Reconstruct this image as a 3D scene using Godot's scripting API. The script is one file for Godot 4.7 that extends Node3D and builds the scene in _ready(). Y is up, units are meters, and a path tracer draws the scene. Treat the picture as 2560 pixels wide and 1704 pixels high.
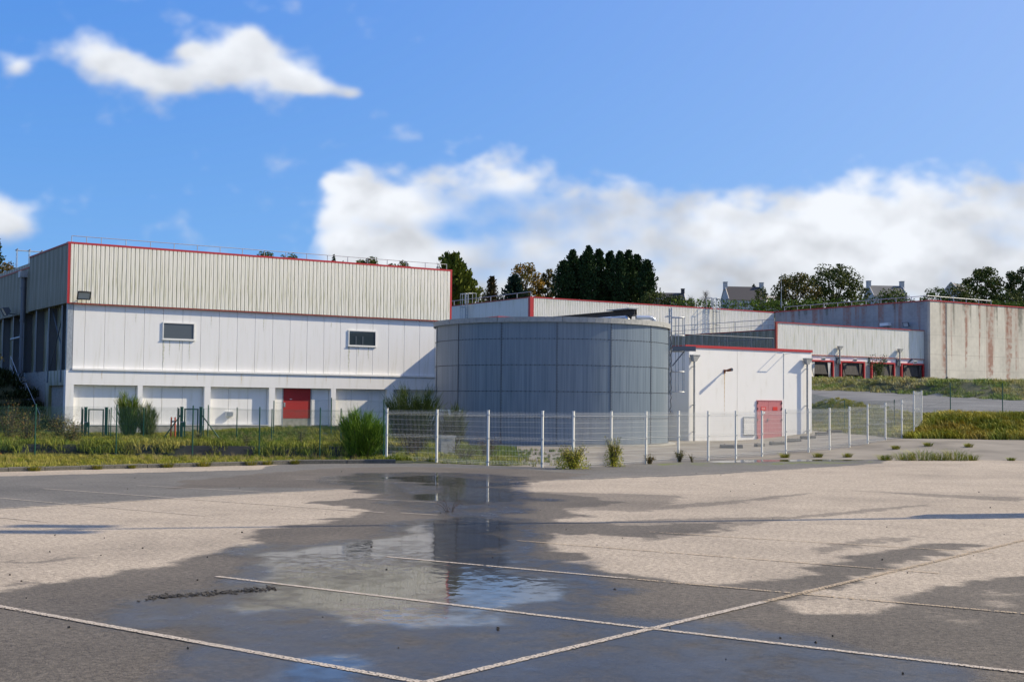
extends Node3D

# World axes: x runs along the warehouse fronts, z is their outward normal, y is up. Metres.
# Ground places are given as (across, ahead): metres to the right of and in front of the spot where the photographer stands.
const YAW := 0.575959
const SUN := Vector3(0.774, 0.574, 0.267)
var CY := cos(YAW)
var SY := sin(YAW)
var names := {}
var rng := RandomNumberGenerator.new()
var M := {}
var LOT := PackedVector2Array()
const KERB := [[-40.0, 14.3], [-20.0, 31.5], [-14.17, 36.53], [-6.86, 42.84], [-4.3, 43.9], [-2.5, 44.15]]

# ------------------------------------------------------------------ helpers

func W(r: float, d: float, y := 0.0) -> Vector3:
	return Vector3(r * CY + d * SY, y, r * SY - d * CY)

func ss(a: float, b: float, x: float) -> float:
	return smoothstep(a, b, x)

func lin(r: float, g: float, b: float) -> Color:
	return Color(r, g, b).linear_to_srgb()

func kerb_d(r: float) -> float:
	for i in KERB.size() - 1:
		if r <= KERB[i + 1][0]:
			return lerpf(KERB[i][1], KERB[i + 1][1], (r - KERB[i][0]) / (KERB[i + 1][0] - KERB[i][0]))
	return 44.15

func bank_q(r: float, d: float) -> float:
	return maxf(minf(r - 18.7, d - 62.2 + 0.12 * (r - 19.0)), d - 87.0)

func road_edge(r: float) -> float:
	return lerpf(104.0, 87.0, ss(26.0, 34.0, r))

func gh(r: float, d: float) -> float:
	var y := 0.13 * ss(47.0, 56.0, d) + 0.45 * ss(12.0, 19.0, r) * ss(51.0, 62.0, d)
	var q := bank_q(r, d)
	if q > 0.0:
		var up := ss(0.0, 3.4, q)
		var s := lerpf(88.0, 66.0, ss(19.0, 25.0, r))
		y = lerpf(y, 1.62 + 1.70 * clampf((d - s) / (105.0 - s), 0.0, 1.0), up)
		var e := road_edge(r)
		y += 1.05 * ss(e, e + 8.0, d)
	if r < -2.6 and d > kerb_d(r):
		var p := 0.05
		if d > 45.6: p = lerpf(0.05, -1.0, ss(45.6, 48.4, d))
		if d > 50.4: p = lerpf(-1.0, 0.25, ss(50.4, 52.0, d))
		if d > 52.0: p = lerpf(0.25, 0.36, ss(52.0, 56.0, d))
		if d > 56.0: p = lerpf(0.36, 0.75, ss(-18.0, -9.0, r) * ss(56.0, 60.0, d))
		y = lerpf(0.03, p, ss(-2.6, -6.5, r))
		if r > -6.5 and d < 51.0: y = maxf(y, lerpf(-1.0, 0.08, ss(-6.5, -5.0, r)))
		var w := W(r, d)
		if w.x < 17.5:
			y += 3.0 * ss(17.2, 14.6, w.x) * ss(-62.5, -71.5, w.z)
	return lerpf(y, 2.0 + 0.068 * d, ss(139.0, 160.0, d))

func paved(r: float, d: float) -> bool:
	if r < -2.5: return d < kerb_d(r) - 0.05
	if r < 1.96:
		var fd := lerpf(44.15, 41.3, (r + 2.5) / 4.46)
		return d < fd or r > 0.2
	return bank_q(r, d) < -0.1

func numbered(called: String) -> String:
	var k: int = names.get(called, 0)
	names[called] = k + 1
	return called if k == 0 else "%s_%03d" % [called, k]

func thing(called: String, label: String, category: String, at := Vector3.ZERO, group := "") -> Node3D:
	var o := Node3D.new()
	o.name = numbered(called)
	add_child(o)
	o.position = at
	tag(o, label, category, group)
	return o

func tag(o: Node, label: String, category: String, group := "") -> void:
	o.set_meta("label", label)
	o.set_meta("category", category)
	if group != "": o.set_meta("group", group)

func part(called: String, mesh: Mesh, m: Material, parent: Node, at := Transform3D()) -> MeshInstance3D:
	var o := MeshInstance3D.new()
	o.name = called if parent != self else numbered(called)
	o.mesh = mesh
	o.material_override = m
	o.transform = at
	parent.add_child(o, true)
	return o

func structure(called: String, mesh: Mesh, m: Material, label: String) -> MeshInstance3D:
	var o := part(called, mesh, m, self)
	o.set_meta("kind", "structure")
	o.set_meta("label", label)
	return o

class MB:
	var v := PackedVector3Array()
	var n := PackedVector3Array()
	var uv := PackedVector2Array()
	var uv2 := PackedVector2Array()
	var c := PackedColorArray()
	var ix := PackedInt32Array()
	func quad(a: Vector3, b: Vector3, cc: Vector3, d: Vector3, nn: Vector3) -> void:
		var k := v.size()
		v.append(a); v.append(b); v.append(cc); v.append(d)
		for i in 4: n.append(nn)
		if (b - a).cross(cc - a).dot(nn) > 0.0:
			ix.append_array(PackedInt32Array([k, k + 2, k + 1, k, k + 3, k + 2]))
		else:
			ix.append_array(PackedInt32Array([k, k + 1, k + 2, k, k + 2, k + 3]))
	func tri(a: Vector3, b: Vector3, cc: Vector3, nn: Vector3) -> void:
		var k := v.size()
		v.append(a); v.append(b); v.append(cc)
		for i in 3: n.append(nn)
		if (b - a).cross(cc - a).dot(nn) > 0.0:
			ix.append_array(PackedInt32Array([k, k + 2, k + 1]))
		else:
			ix.append_array(PackedInt32Array([k, k + 1, k + 2]))
	func box(lo: Vector3, hi: Vector3) -> MB:
		return obox(Transform3D(Basis(), (lo + hi) / 2.0), (hi - lo))
	func obox(t: Transform3D, s: Vector3) -> MB:
		var h := s / 2.0
		var p := []
		for i in 8:
			p.append(t * Vector3(h.x if i & 1 else -h.x, h.y if i & 2 else -h.y, h.z if i & 4 else -h.z))
		var b := t.basis.orthonormalized()
		quad(p[0], p[2], p[3], p[1], -b.z); quad(p[4], p[5], p[7], p[6], b.z)
		quad(p[0], p[1], p[5], p[4], -b.y); quad(p[2], p[6], p[7], p[3], b.y)
		quad(p[0], p[4], p[6], p[2], -b.x); quad(p[1], p[3], p[7], p[5], b.x)
		return self
	func tube(a: Vector3, b: Vector3, ra: float, rb := -1.0, sides := 8, caps := true) -> MB:
		if rb < 0.0: rb = ra
		var d := (b - a).normalized()
		var u := d.cross(Vector3.UP if absf(d.y) < 0.9 else Vector3.RIGHT).normalized()
		var w := d.cross(u)
		var k := v.size()
		for i in sides + 1:
			var t := TAU * i / sides
			var nn := u * cos(t) + w * sin(t)
			v.append(a + nn * ra); v.append(b + nn * rb)
			n.append(nn); n.append(nn)
		for i in sides:
			var q := k + i * 2
			ix.append_array(PackedInt32Array([q, q + 1, q + 2, q + 1, q + 3, q + 2]) if (v[q + 1] - v[q]).cross(v[q + 2] - v[q]).dot(n[q]) < 0.0 else PackedInt32Array([q, q + 2, q + 1, q + 1, q + 2, q + 3]))
		if caps:
			for e in [[a, ra, -d], [b, rb, d]]:
				for i in sides:
					var t0 := TAU * i / sides
					var t1 := TAU * (i + 1) / sides
					tri(e[0], e[0] + (u * cos(t0) + w * sin(t0)) * e[1], e[0] + (u * cos(t1) + w * sin(t1)) * e[1], e[2])
		return self
	func path(pts: Array, r: float, sides := 6) -> MB:
		for i in pts.size() - 1: tube(pts[i], pts[i + 1], r, r, sides, true)
		return self
	func leaf(p: Vector3, a: Vector3, b: Vector3, col: Color) -> void:
		var k := v.size()
		v.append(p - a); v.append(p + b); v.append(p + a); v.append(p - b)
		var nn := a.cross(b).normalized()
		for i in 4:
			n.append(nn)
			c.append(col)
		ix.append_array(PackedInt32Array([k, k + 1, k + 2, k, k + 2, k + 3]))
	func blade(p: Vector3, q: Vector3, e: Vector3, w: float, side: Vector3, c0: Color, c1: Color) -> void:
		# a tapering blade from p over q to its tip e
		var k := v.size()
		v.append(p - side * w); v.append(p + side * w); v.append(q - side * w * 0.8); v.append(q + side * w * 0.8); v.append(e)
		var nn := side.cross(e - p).normalized()
		for i in 5: n.append(nn)
		c.append(c0); c.append(c0); c.append(c0.lerp(c1, 0.5)); c.append(c0.lerp(c1, 0.5)); c.append(c1)
		ix.append_array(PackedInt32Array([k, k + 2, k + 1, k + 1, k + 2, k + 3, k + 2, k + 4, k + 3]))
	func mesh() -> ArrayMesh:
		var a := []
		a.resize(Mesh.ARRAY_MAX)
		a[Mesh.ARRAY_VERTEX] = v
		a[Mesh.ARRAY_NORMAL] = n
		if uv.size() == v.size(): a[Mesh.ARRAY_TEX_UV] = uv
		if uv2.size() == v.size(): a[Mesh.ARRAY_TEX_UV2] = uv2
		if c.size() == v.size(): a[Mesh.ARRAY_COLOR] = c
		a[Mesh.ARRAY_INDEX] = ix
		var m := ArrayMesh.new()
		m.add_surface_from_arrays(Mesh.PRIMITIVE_TRIANGLES, a)
		return m

func bx(x0: float, y0: float, z0: float, x1: float, y1: float, z1: float) -> ArrayMesh:
	return MB.new().box(Vector3(x0, y0, z0), Vector3(x1, y1, z1)).mesh()

# ------------------------------------------------------------------ materials

func plain(c: Color, rough := 0.7, metal := 0.0) -> StandardMaterial3D:
	var m := StandardMaterial3D.new()
	m.albedo_color = c
	m.roughness = rough
	m.metallic = metal
	return m

func noise_tex(cols: Array, stops: Array, freq: float, sd: int, size := 512, octaves := 4) -> NoiseTexture2D:
	var fn := FastNoiseLite.new()
	fn.seed = sd
	fn.noise_type = FastNoiseLite.TYPE_SIMPLEX_SMOOTH
	fn.frequency = freq
	fn.fractal_octaves = octaves
	var t := NoiseTexture2D.new()
	t.width = size
	t.height = size
	t.seamless = true
	t.noise = fn
	var g := Gradient.new()
	g.offsets = PackedFloat32Array(stops)
	g.colors = PackedColorArray(cols)
	t.color_ramp = g
	return t

# colour from noise wrapped round the thing in world space; scale is repeats per metre on each axis
func grained(cols: Array, stops: Array, freq: float, scale: Vector3, rough: float, sd: int, metal := 0.0, bump := 0.0) -> StandardMaterial3D:
	var m := StandardMaterial3D.new()
	m.albedo_texture = noise_tex(cols, stops, freq, sd)
	m.roughness = rough
	m.metallic = metal
	m.uv1_triplanar = true
	m.uv1_world_triplanar = true
	m.uv1_scale = scale
	if bump > 0.0:
		m.heightmap_enabled = true
		m.heightmap_texture = m.albedo_texture
		m.heightmap_scale = bump
	return m

func leafy(back := 0.4) -> StandardMaterial3D:
	var m := StandardMaterial3D.new()
	m.vertex_color_use_as_albedo = true
	m.roughness = 0.8
	m.metallic_specular = 0.22
	m.cull_mode = BaseMaterial3D.CULL_DISABLED
	if back > 0.0:
		m.backlight_enabled = true
		m.backlight = Color(back, back, back * 0.6)
	return m

func materials() -> void:
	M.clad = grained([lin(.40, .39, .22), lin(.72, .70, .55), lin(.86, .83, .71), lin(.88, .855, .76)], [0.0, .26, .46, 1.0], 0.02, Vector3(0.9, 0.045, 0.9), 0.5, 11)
	M.clad_side = grained([lin(.07, .075, .04), lin(.18, .18, .13), lin(.32, .32, .26), lin(.46, .46, .40)], [0.0, .38, .62, 1.0], 0.012, Vector3(1.2, 0.04, 1.2), 0.6, 12)  # moss streaks, with shade of the side walls also darkened into the colours
	M.clad_far = grained([lin(.40, .41, .28), lin(.68, .68, .59), lin(.78, .77, .71), lin(.80, .79, .74)], [0.0, .27, .45, 1.0], 0.02, Vector3(0.4, 0.03, 0.4), 0.5, 13)
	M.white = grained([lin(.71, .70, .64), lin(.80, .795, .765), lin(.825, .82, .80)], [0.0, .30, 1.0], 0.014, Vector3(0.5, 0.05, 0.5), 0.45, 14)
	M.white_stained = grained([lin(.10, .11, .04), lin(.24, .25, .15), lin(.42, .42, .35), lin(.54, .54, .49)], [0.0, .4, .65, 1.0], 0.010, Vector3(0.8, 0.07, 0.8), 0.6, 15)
	M.render = grained([lin(.76, .74, .68), lin(.82, .81, .76), lin(.84, .83, .79)], [0.0, .3, 1.0], 0.010, Vector3(0.3, 0.10, 0.3), 0.8, 16)
	M.red = plain(lin(.46, .030, .032), 0.4)
	M.red_old = grained([lin(.20, .06, .03), lin(.36, .05, .03), lin(.42, .045, .035)], [0.0, .45, 1.0], 0.03, Vector3(1.2, 1.2, 1.2), 0.55, 17)
	M.red_door = grained([lin(.36, .016, .016), lin(.44, .022, .022)], [0.0, 1.0], 0.02, Vector3(0.7, 0.7, 0.7), 0.45, 18)
	M.pink = grained([lin(.46, .15, .15), lin(.53, .175, .18), lin(.56, .20, .20)], [0.0, .5, 1.0], 0.015, Vector3(1.1, .5, 1.1), 0.5, 19)
	M.galv = grained([lin(.26, .29, .31), lin(.38, .41, .43), lin(.46, .49, .51)], [0.0, .5, 1.0], 0.02, Vector3(1.2, .4, 1.2), 0.5, 20, 0.6)
	M.galv_dark = plain(lin(.11, .13, .155), 0.5, 0.3)
	M.steel = plain(lin(.55, .57, .58), 0.32, 0.9)
	M.black = plain(lin(.02, .021, .024), 0.6)
	M.rust = grained([lin(.10, .03, .012), lin(.22, .075, .03)], [0.0, 1.0], 0.05, Vector3(2, 2, 2), 0.85, 21)
	M.tank = grained([lin(.10, .14, .18), lin(.15, .195, .24), lin(.205, .255, .30)], [0.0, .45, 1.0], 0.02, Vector3(0.9, 0.02, 0.9), 0.38, 22, 0.25)
	M.cap = grained([lin(.22, .23, .22), lin(.31, .32, .31), lin(.38, .385, .37)], [0.0, .4, 1.0], 0.02, Vector3(0.5, .5, 0.5), 0.6, 23, 0.2)
	M.fence_white = plain(lin(.66, .66, .60), 0.5)
	M.fence_green = plain(lin(.012, .085, .05), 0.45)
	M.concrete = grained([lin(.22, .21, .18), lin(.34, .33, .29), lin(.40, .39, .35)], [0.0, .5, 1.0], 0.015, Vector3(.6, .6, .6), 0.9, 24)
	M.kerb = grained([lin(.05, .05, .04), lin(.10, .095, .08), lin(.16, .15, .13)], [0.0, .5, 1.0], 0.03, Vector3(.9, .9, .9), 0.9, 25)
	M.orange = plain(lin(.55, .075, .02), 0.5)
	M.liner = plain(lin(.008, .009, .012), 0.6)
	M.liner.metallic_specular = 0.25
	M.glass = plain(lin(.03, .045, .055), 0.04)
	M.glass.metallic_specular = 0.7
	M.blind = plain(lin(.085, .105, .12), 0.35)
	M.leaf = leafy()
	M.stem = leafy(0.2)
	M.bark = grained([lin(.045, .035, .026), lin(.10, .08, .06)], [0.0, 1.0], 0.03, Vector3(1.5, .4, 1.5), 0.9, 26)
	M.slate = grained([lin(.030, .028, .030), lin(.055, .050, .052)], [0.0, 1.0], 0.04, Vector3(.4, .4, .4), 0.7, 27)
	M.house = grained([lin(.44, .42, .38), lin(.58, .56, .52)], [0.0, 1.0], 0.02, Vector3(.2, .2, .2), 0.9, 28)
	M.rubber = grained([lin(.014, .013, .013), lin(.035, .030, .028), lin(.07, .06, .056)], [0.0, .55, 1.0], 0.02, Vector3(.6, .12, .6), 0.7, 29)
	M.roof_felt = plain(lin(.16, .16, .15), 0.9)
	M.earth = grained([lin(.030, .035, .012), lin(.060, .065, .022), lin(.11, .10, .045)], [0.0, .5, 1.0], 0.02, Vector3(.13, .13, .13), 0.95, 30)
	M.yard = grained([lin(.11, .095, .07), lin(.195, .170, .130), lin(.25, .22, .17)], [0.0, .45, 1.0], 0.008, Vector3(.07, .07, .07), 0.9, 31)
	M.road = grained([lin(.085, .085, .083), lin(.125, .125, .12), lin(.165, .165, .158)], [0.0, .5, 1.0], 0.01, Vector3(.05, .05, .05), 0.9, 32)

# ------------------------------------------------------------------ scene

func _ready() -> void:
	rng.seed = 7
	var cam := Camera3D.new()
	cam.name = "camera"
	add_child(cam)
	cam.transform = Transform3D(Basis(Vector3.UP, -YAW) * Basis(Vector3.RIGHT, deg_to_rad(2.758)) * Basis(Vector3.BACK, deg_to_rad(0.5435)), Vector3(0, 2.0, 0))
	cam.fov = rad_to_deg(2.0 * atan(852.0 / 3280.0))
	cam.far = 3000.0
	cam.current = true
	var env := Environment.new()
	env.background_mode = Environment.BG_SKY
	env.sky = Sky.new()
	env.sky.sky_material = make_sky()
	env.tonemap_mode = Environment.TONE_MAPPER_LINEAR
	env.tonemap_exposure = 1.3
	env.sdfgi_enabled = true
	env.ssao_enabled = true
	env.ssil_enabled = true
	var we := WorldEnvironment.new()
	we.environment = env
	add_child(we)
	var sun := DirectionalLight3D.new()
	sun.name = "sun"
	add_child(sun)
	sun.basis = Basis.looking_at(-SUN.normalized())
	sun.light_energy = 1.6
	sun.light_color = Color(1.0, 0.94, 0.83)
	sun.light_angular_distance = 0.53
	sun.shadow_enabled = true
	sun.sky_mode = DirectionalLight3D.SKY_MODE_LIGHT_ONLY
	materials()
	ground()
	warehouse()
	annex()
	tank()
	pump_house()
	far_hall()
	dock_building()
	concrete_hall()
	fences()
	yard_things()
	hill_houses()
	trees()
	shrubs()
	grass()
	lot_details()

const BANK := [[-12.0, 1.0], [-10.1, 7.1], [-9.1, 7.8], [-8.0, 9.9], [-6.6, 10.35], [-4.2, 10.8], [0.0, 10.9], [2.1, 10.65], [3.8, 10.5], [7.3, 10.05], [10.0, 9.95], [12.6, 10.0], [16.1, 10.15], [19.6, 10.5], [22.4, 11.2], [30.0, 11.6], [45.0, 9.5], [60.0, 11.0]]
const PUFFS := [[400, 270, 120, 95], [520, 310, 115, 75], [640, 370, 130, 75], [780, 395, 150, 75], [900, 330, 165, 105], [1050, 265, 170, 115], [1115, 195, 85, 75], [1200, 300, 150, 105], [1340, 370, 140, 80], [1470, 410, 110, 50], [1600, 430, 60, 35], [830, 250, 60, 45], [40, 330, 90, 60], [60, 1050, 165, 100], [-60, 1000, 130, 120]]
var cloud_a := FastNoiseLite.new()
var cloud_b := FastNoiseLite.new()
var cloud_c := FastNoiseLite.new()

func sky_at(az_: float, el_: float) -> Color:
	# az, el: degrees right of the heading and above the horizon; clouds are laid on a flat field of them
	var az := az_
	var el := el_
	if absf(az_) < 62.0 and el_ < 60.0:
		var fl := ss(62.0, 40.0, absf(az_))
		var a0 := deg_to_rad(az_)
		az = lerpf(az_, tan(a0) * 57.3, fl)
		el = lerpf(el_, rad_to_deg(atan(tan(deg_to_rad(el_)) / cos(a0))), fl)
	var s := 1.0 - exp(-maxf(el_, 0.0) / 15.0)
	var r := lerpf(.250, .010, s)
	var g := lerpf(.50, .150, s)
	var b := lerpf(.80, .64, s)
	var ra := deg_to_rad(az_ - 76.0)
	var re := deg_to_rad(el_)
	var cs := sin(re) * .574 + cos(re) * .819 * cos(ra)
	var glow := .36 * pow(clampf(cs, 0.0, 1.0), 1.7)
	r += glow; g += glow * .92; b += glow * .62
	var wa := cloud_a.get_noise_2d(az * 10.0, el * 17.0)
	var wb := cloud_b.get_noise_2d(az * 10.0, el * 14.0)
	var dens := 0.0
	var shade := 0.0
	# the bank that lies low along the horizon
	var top := -20.0
	if az > -12.0 and az < 60.0:
		for i in BANK.size() - 1:
			if az <= BANK[i + 1][0]:
				top = lerpf(BANK[i][1], BANK[i + 1][1], (az - BANK[i][0]) / (BANK[i + 1][0] - BANK[i][0]))
				break
	else:
		top = 7.0 + 9.0 * cloud_c.get_noise_1d(az * 3.0) - 9.0 * (1.0 - ss(24.0, 40.0, absf(az)))
	var wc := cloud_c.get_noise_2d(az * 12.0 + 300.0, el * 30.0)
	var bd := clampf((top + .5 * wb + .5 * wa - el) / 1.5, -1.2, 1.0)
	var hole := .95 * (1.0 - ss(-9.0, 4.0, az)) * ss(11.5, 9.0, el) + .30
	dens = ss(-.18, 1.0, bd + .42 * wb + .28 * wa - hole * (.50 + 2.0 * wc + .8 * wb))
	shade = clampf((top - el) / 8.0, 0.0, 1.0) * .8 + .5 * wc + .25
	# single clouds higher up
	if el > 3.0 and el < 22.0 and az < -4.0 and az > -30.0:
		var x := (az * 57.25 + 1280.0) * 1.8406
		var y := (1000.0 - el * 57.25) * 1.8406
		var sum := 0.0
		var low := 0.0
		for p in PUFFS:
			var dx: float = (x - p[0]) / p[2]
			var dy: float = (y - p[1]) / p[3]
			var q := dx * dx + dy * dy
			if q < 6.0:
				var e := exp(-q * 1.15)
				sum += e
				low += e * dy
		var pd := ss(.14, 1.30, sum * 1.05 + .62 * wb + .42 * wa)
		if pd > dens:
			shade = clampf(.45 + .5 * low / maxf(sum, .05) + .5 * wb, 0.0, 1.0)
			dens = pd
	if el_ > 19.0 or absf(az_) > 24.0:
		var pl := Vector2(sin(deg_to_rad(az_)), cos(deg_to_rad(az_))) * cos(re) / (sin(re) + .16)
		var hi := ss(.02, .34, cloud_b.get_noise_2d(pl.x * 55.0, pl.y * 55.0)) * ss(19.0, 26.0, el_)  # unseen cloud above the view, thickened to whiten and brighten the shade
		dens = maxf(dens, hi * .9)
	var l := clampf(1.05 - .34 * shade + .30 * wb - .12 * wa, .52, 1.04)
	dens = clampf(dens, 0.0, 1.0)
	return Color(lerpf(r, .73 * l + .035, dens), lerpf(g, .75 * l + .045, dens), lerpf(b, .775 * l + .07, dens)) * 0.89

func make_sky() -> PanoramaSkyMaterial:
	var k := 0
	for n in [cloud_a, cloud_b, cloud_c]:
		n.seed = 40 + k
		n.noise_type = FastNoiseLite.TYPE_SIMPLEX_SMOOTH
		n.frequency = [0.045, 0.018, 0.006][k]
		n.fractal_octaves = [4, 5, 3][k]
		k += 1
	var im := Image.create(640, 320, false, Image.FORMAT_RGB8)
	for j in 320:
		var el := 90.0 - 180.0 * (j + .5) / 320.0
		for i in 640:
			if el > -1.0:
				var az := wrapf(360.0 * (i + .5) / 640.0 - 33.0, -180.0, 180.0)
				im.set_pixel(i, j, sky_at(az, el).linear_to_srgb())
			else:
				im.set_pixel(i, j, Color(.45, .44, .42))
	im.resize(4096, 2048, Image.INTERPOLATE_CUBIC)
	# the part in view again at the full fineness of the panorama
	var i0 := int((33.0 - 29.0) / 360.0 * 4096.0)
	var i1 := int((33.0 + 29.0) / 360.0 * 4096.0)
	for j in range(int((90.0 - 24.0) / 180.0 * 2048.0), 1030):
		var el := 90.0 - 180.0 * (j + .5) / 2048.0
		for i in range(i0, i1):
			im.set_pixel(i, j, sky_at(360.0 * (i + .5) / 4096.0 - 33.0, el).linear_to_srgb())
	var sm := PanoramaSkyMaterial.new()
	sm.panorama = ImageTexture.create_from_image(im)
	return sm

# ------------------------------------------------------------------ ground

const DAMP := [[-5.51, 13.66], [-5.35, 13.88], [-4.62, 15.05], [-3.98, 16.14], [-4.06, 17.29], [-3.65, 18.99], [-4.25, 19.62], [-3.68, 21.07], [-2.65, 23.28], [-2.99, 25.52], [-3.96, 26.32], [-2.89, 28.29], [-3.77, 30.56], [-5.95, 30.82], [-7.79, 29.97], [-8.07, 33.38], [-6.58, 37.57], [-5.57, 40.11], [-3.5, 41.55], [0.29, 40.74], [2.34, 37.87], [1.09, 34.88], [0.13, 32.67], [0.12, 30.27], [1.79, 28.93], [2.32, 26.9], [1.11, 25.32], [1.48, 23.91], [0.44, 22.82], [2.17, 22.09], [4.08, 23.05], [3.2, 20.96], [1.72, 19.88], [1.1, 20.75], [0.63, 19.78], [0.69, 18.32], [1.07, 17.26], [0.74, 16.8], [1.53, 15.5], [2.23, 14.6], [2.63, 14.82], [3.24, 15.62], [4.03, 16.93], [4.99, 18.19], [5.96, 19.19], [7.0, 19.67], [6.3, 18.5], [5.08, 16.85], [4.3, 15.7], [3.43, 14.62], [2.84, 13.7], [2.92, 12.97], [3.35, 12.94], [4.02, 13.63], [4.83, 14.72], [6.16, 15.83], [6.72, 16.25], [3.53, 4.0], [-3.32, 4.0]]
const LANE := [[-9.32, 24.08], [-6.89, 27.16], [-3.77, 30.56], [-2.33, 32.45], [0.03, 33.65], [1.31, 34.92], [5.34, 37.97], [9.33, 42.48], [13.42, 47.35], [16.08, 56.7], [7.98, 62.13], [-6.65, 57.99], [-7.5, 38.76], [-13.31, 34.32], [-14.86, 33.14], [-10.22, 22.85]]
const STAINS := [[[-6.28, 16.28], [-5.91, 16.58], [-5.37, 16.93], [-5.29, 16.7], [-5.85, 16.2], [-6.18, 16.02]], [[-5.55, 14.58], [-5.15, 14.48], [-5.13, 14.36], [-5.45, 14.38]], [[1.61, 25.21], [4.11, 27.47], [7.18, 30.94], [6.98, 30.32], [4.47, 26.92], [2.32, 24.78]], [[6.84, 25.82], [9.01, 27.79], [8.44, 26.84], [6.08, 24.48], [4.57, 22.96], [3.57, 21.47], [2.33, 19.97], [1.95, 19.46], [2.17, 20.28], [1.53, 21.65], [1.52, 22.64], [2.72, 23.33], [5.2, 24.14]], [[3.95, 18.34], [5.18, 20.07], [6.5, 20.69], [6.17, 20.17], [4.9, 18.98], [4.26, 18.1]], [[7.95, 32.0], [10.08, 30.6], [11.67, 29.96], [11.05, 28.36], [9.73, 29.7]], [[0.53, 30.38], [2.5, 29.92], [3.91, 29.4], [3.46, 27.39], [2.37, 25.29], [1.61, 25.21], [0.84, 24.61], [0.27, 24.54]]]
const DRY := [[[3.75, 12.34], [4.17, 12.88], [4.43, 12.83], [4.27, 12.56], [3.96, 12.24]], [[4.68, 13.76], [5.69, 14.62], [5.19, 13.35], [4.64, 13.39]]]
const FILM := [[-3.88, 17.93], [-3.26, 18.7], [-2.42, 19.21], [-2.09, 19.94], [-1.75, 21.69], [-1.59, 23.24], [-1.79, 24.98], [-2.64, 25.86], [-2.28, 27.2], [-2.78, 28.93], [-3.5, 30.6], [-5.11, 33.86], [-4.3, 37.54], [-2.18, 38.37], [-0.19, 37.42], [0.56, 34.79], [0.13, 32.03], [0.57, 29.27], [0.79, 27.59], [0.34, 25.62], [0.03, 24.01], [0.36, 22.05], [0.28, 20.35], [0.09, 19.16], [0.4, 17.66], [0.83, 16.6], [1.24, 15.48], [1.34, 14.48], [1.18, 13.59], [1.19, 12.81], [1.79, 12.15], [2.36, 11.56], [2.9, 10.93], [3.21, 10.37], [3.29, 9.5], [2.95, 7.5], [-2.23, 7.5], [-2.44, 9.51], [-2.31, 10.18], [-2.82, 11.09], [-3.42, 11.65], [-3.87, 12.16], [-3.71, 13.01], [-3.34, 13.92], [-2.85, 14.84], [-3.15, 15.89], [-3.25, 16.91]]
const CORES := [[[-3.29, 35.38], [-2.05, 36.67], [-0.58, 34.44], [0.23, 32.55], [-0.37, 31.67], [0.26, 28.93], [0.14, 27.3], [-0.52, 26.4], [-1.93, 27.03], [-1.95, 28.63], [-1.6, 31.48], [-2.89, 34.06]], [[-1.49, 22.76], [-0.54, 23.52], [-0.04, 22.01], [0.09, 20.34], [-0.15, 19.14], [0.14, 18.12], [-0.02, 16.13], [0.59, 15.43], [0.5, 13.8], [0.1, 12.2], [-1.11, 11.9], [-2.2, 12.4], [-2.9, 13.6], [-2.84, 15.2], [-3.11, 16.71], [-3.11, 17.84], [-2.4, 18.67], [-1.66, 19.86]], [[-1.5, 10.2], [-1.0, 10.4], [-0.8, 8.0], [-1.5, 8.0]]]

# a grid of 0..255 over (r0..r0+w, d0..d0+h) where any of the outlines covers it, its edges softened over about 'soft' cells
func mask(nx: int, ny: int, r0: float, d0: float, w: float, h: float, outlines: Array, soft: int) -> PackedByteArray:
	var im := Image.create(nx, ny, false, Image.FORMAT_L8)
	for o in outlines:
		for j in ny:
			var d := d0 + h * (j + .5) / ny
			var xs := []
			for i in o.size():
				var a = o[i]
				var b = o[(i + 1) % o.size()]
				if (a[1] > d) != (b[1] > d):
					xs.append(a[0] + (d - a[1]) / (b[1] - a[1]) * (b[0] - a[0]))
			xs.sort()
			for i in range(0, xs.size() - 1, 2):
				var i0 := clampi(int((xs[i] - r0) / w * nx), 0, nx)
				var i1 := clampi(int((xs[i + 1] - r0) / w * nx), 0, nx)
				if i1 > i0: im.fill_rect(Rect2i(i0, j, i1 - i0, 1), Color.WHITE)
	if soft > 1:
		im.resize(nx / soft, ny / soft, Image.INTERPOLATE_TRILINEAR if false else Image.INTERPOLATE_BILINEAR)
		im.resize(nx, ny, Image.INTERPOLATE_CUBIC)
	return im.get_data()

func noise_grid(nx: int, ny: int, freq: float, sd: int, oct := 4) -> PackedByteArray:
	var fn := FastNoiseLite.new()
	fn.seed = sd
	fn.frequency = freq
	fn.noise_type = FastNoiseLite.TYPE_SIMPLEX_SMOOTH
	fn.fractal_octaves = oct
	return fn.get_image(nx, ny, false, false, true).get_data()

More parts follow.
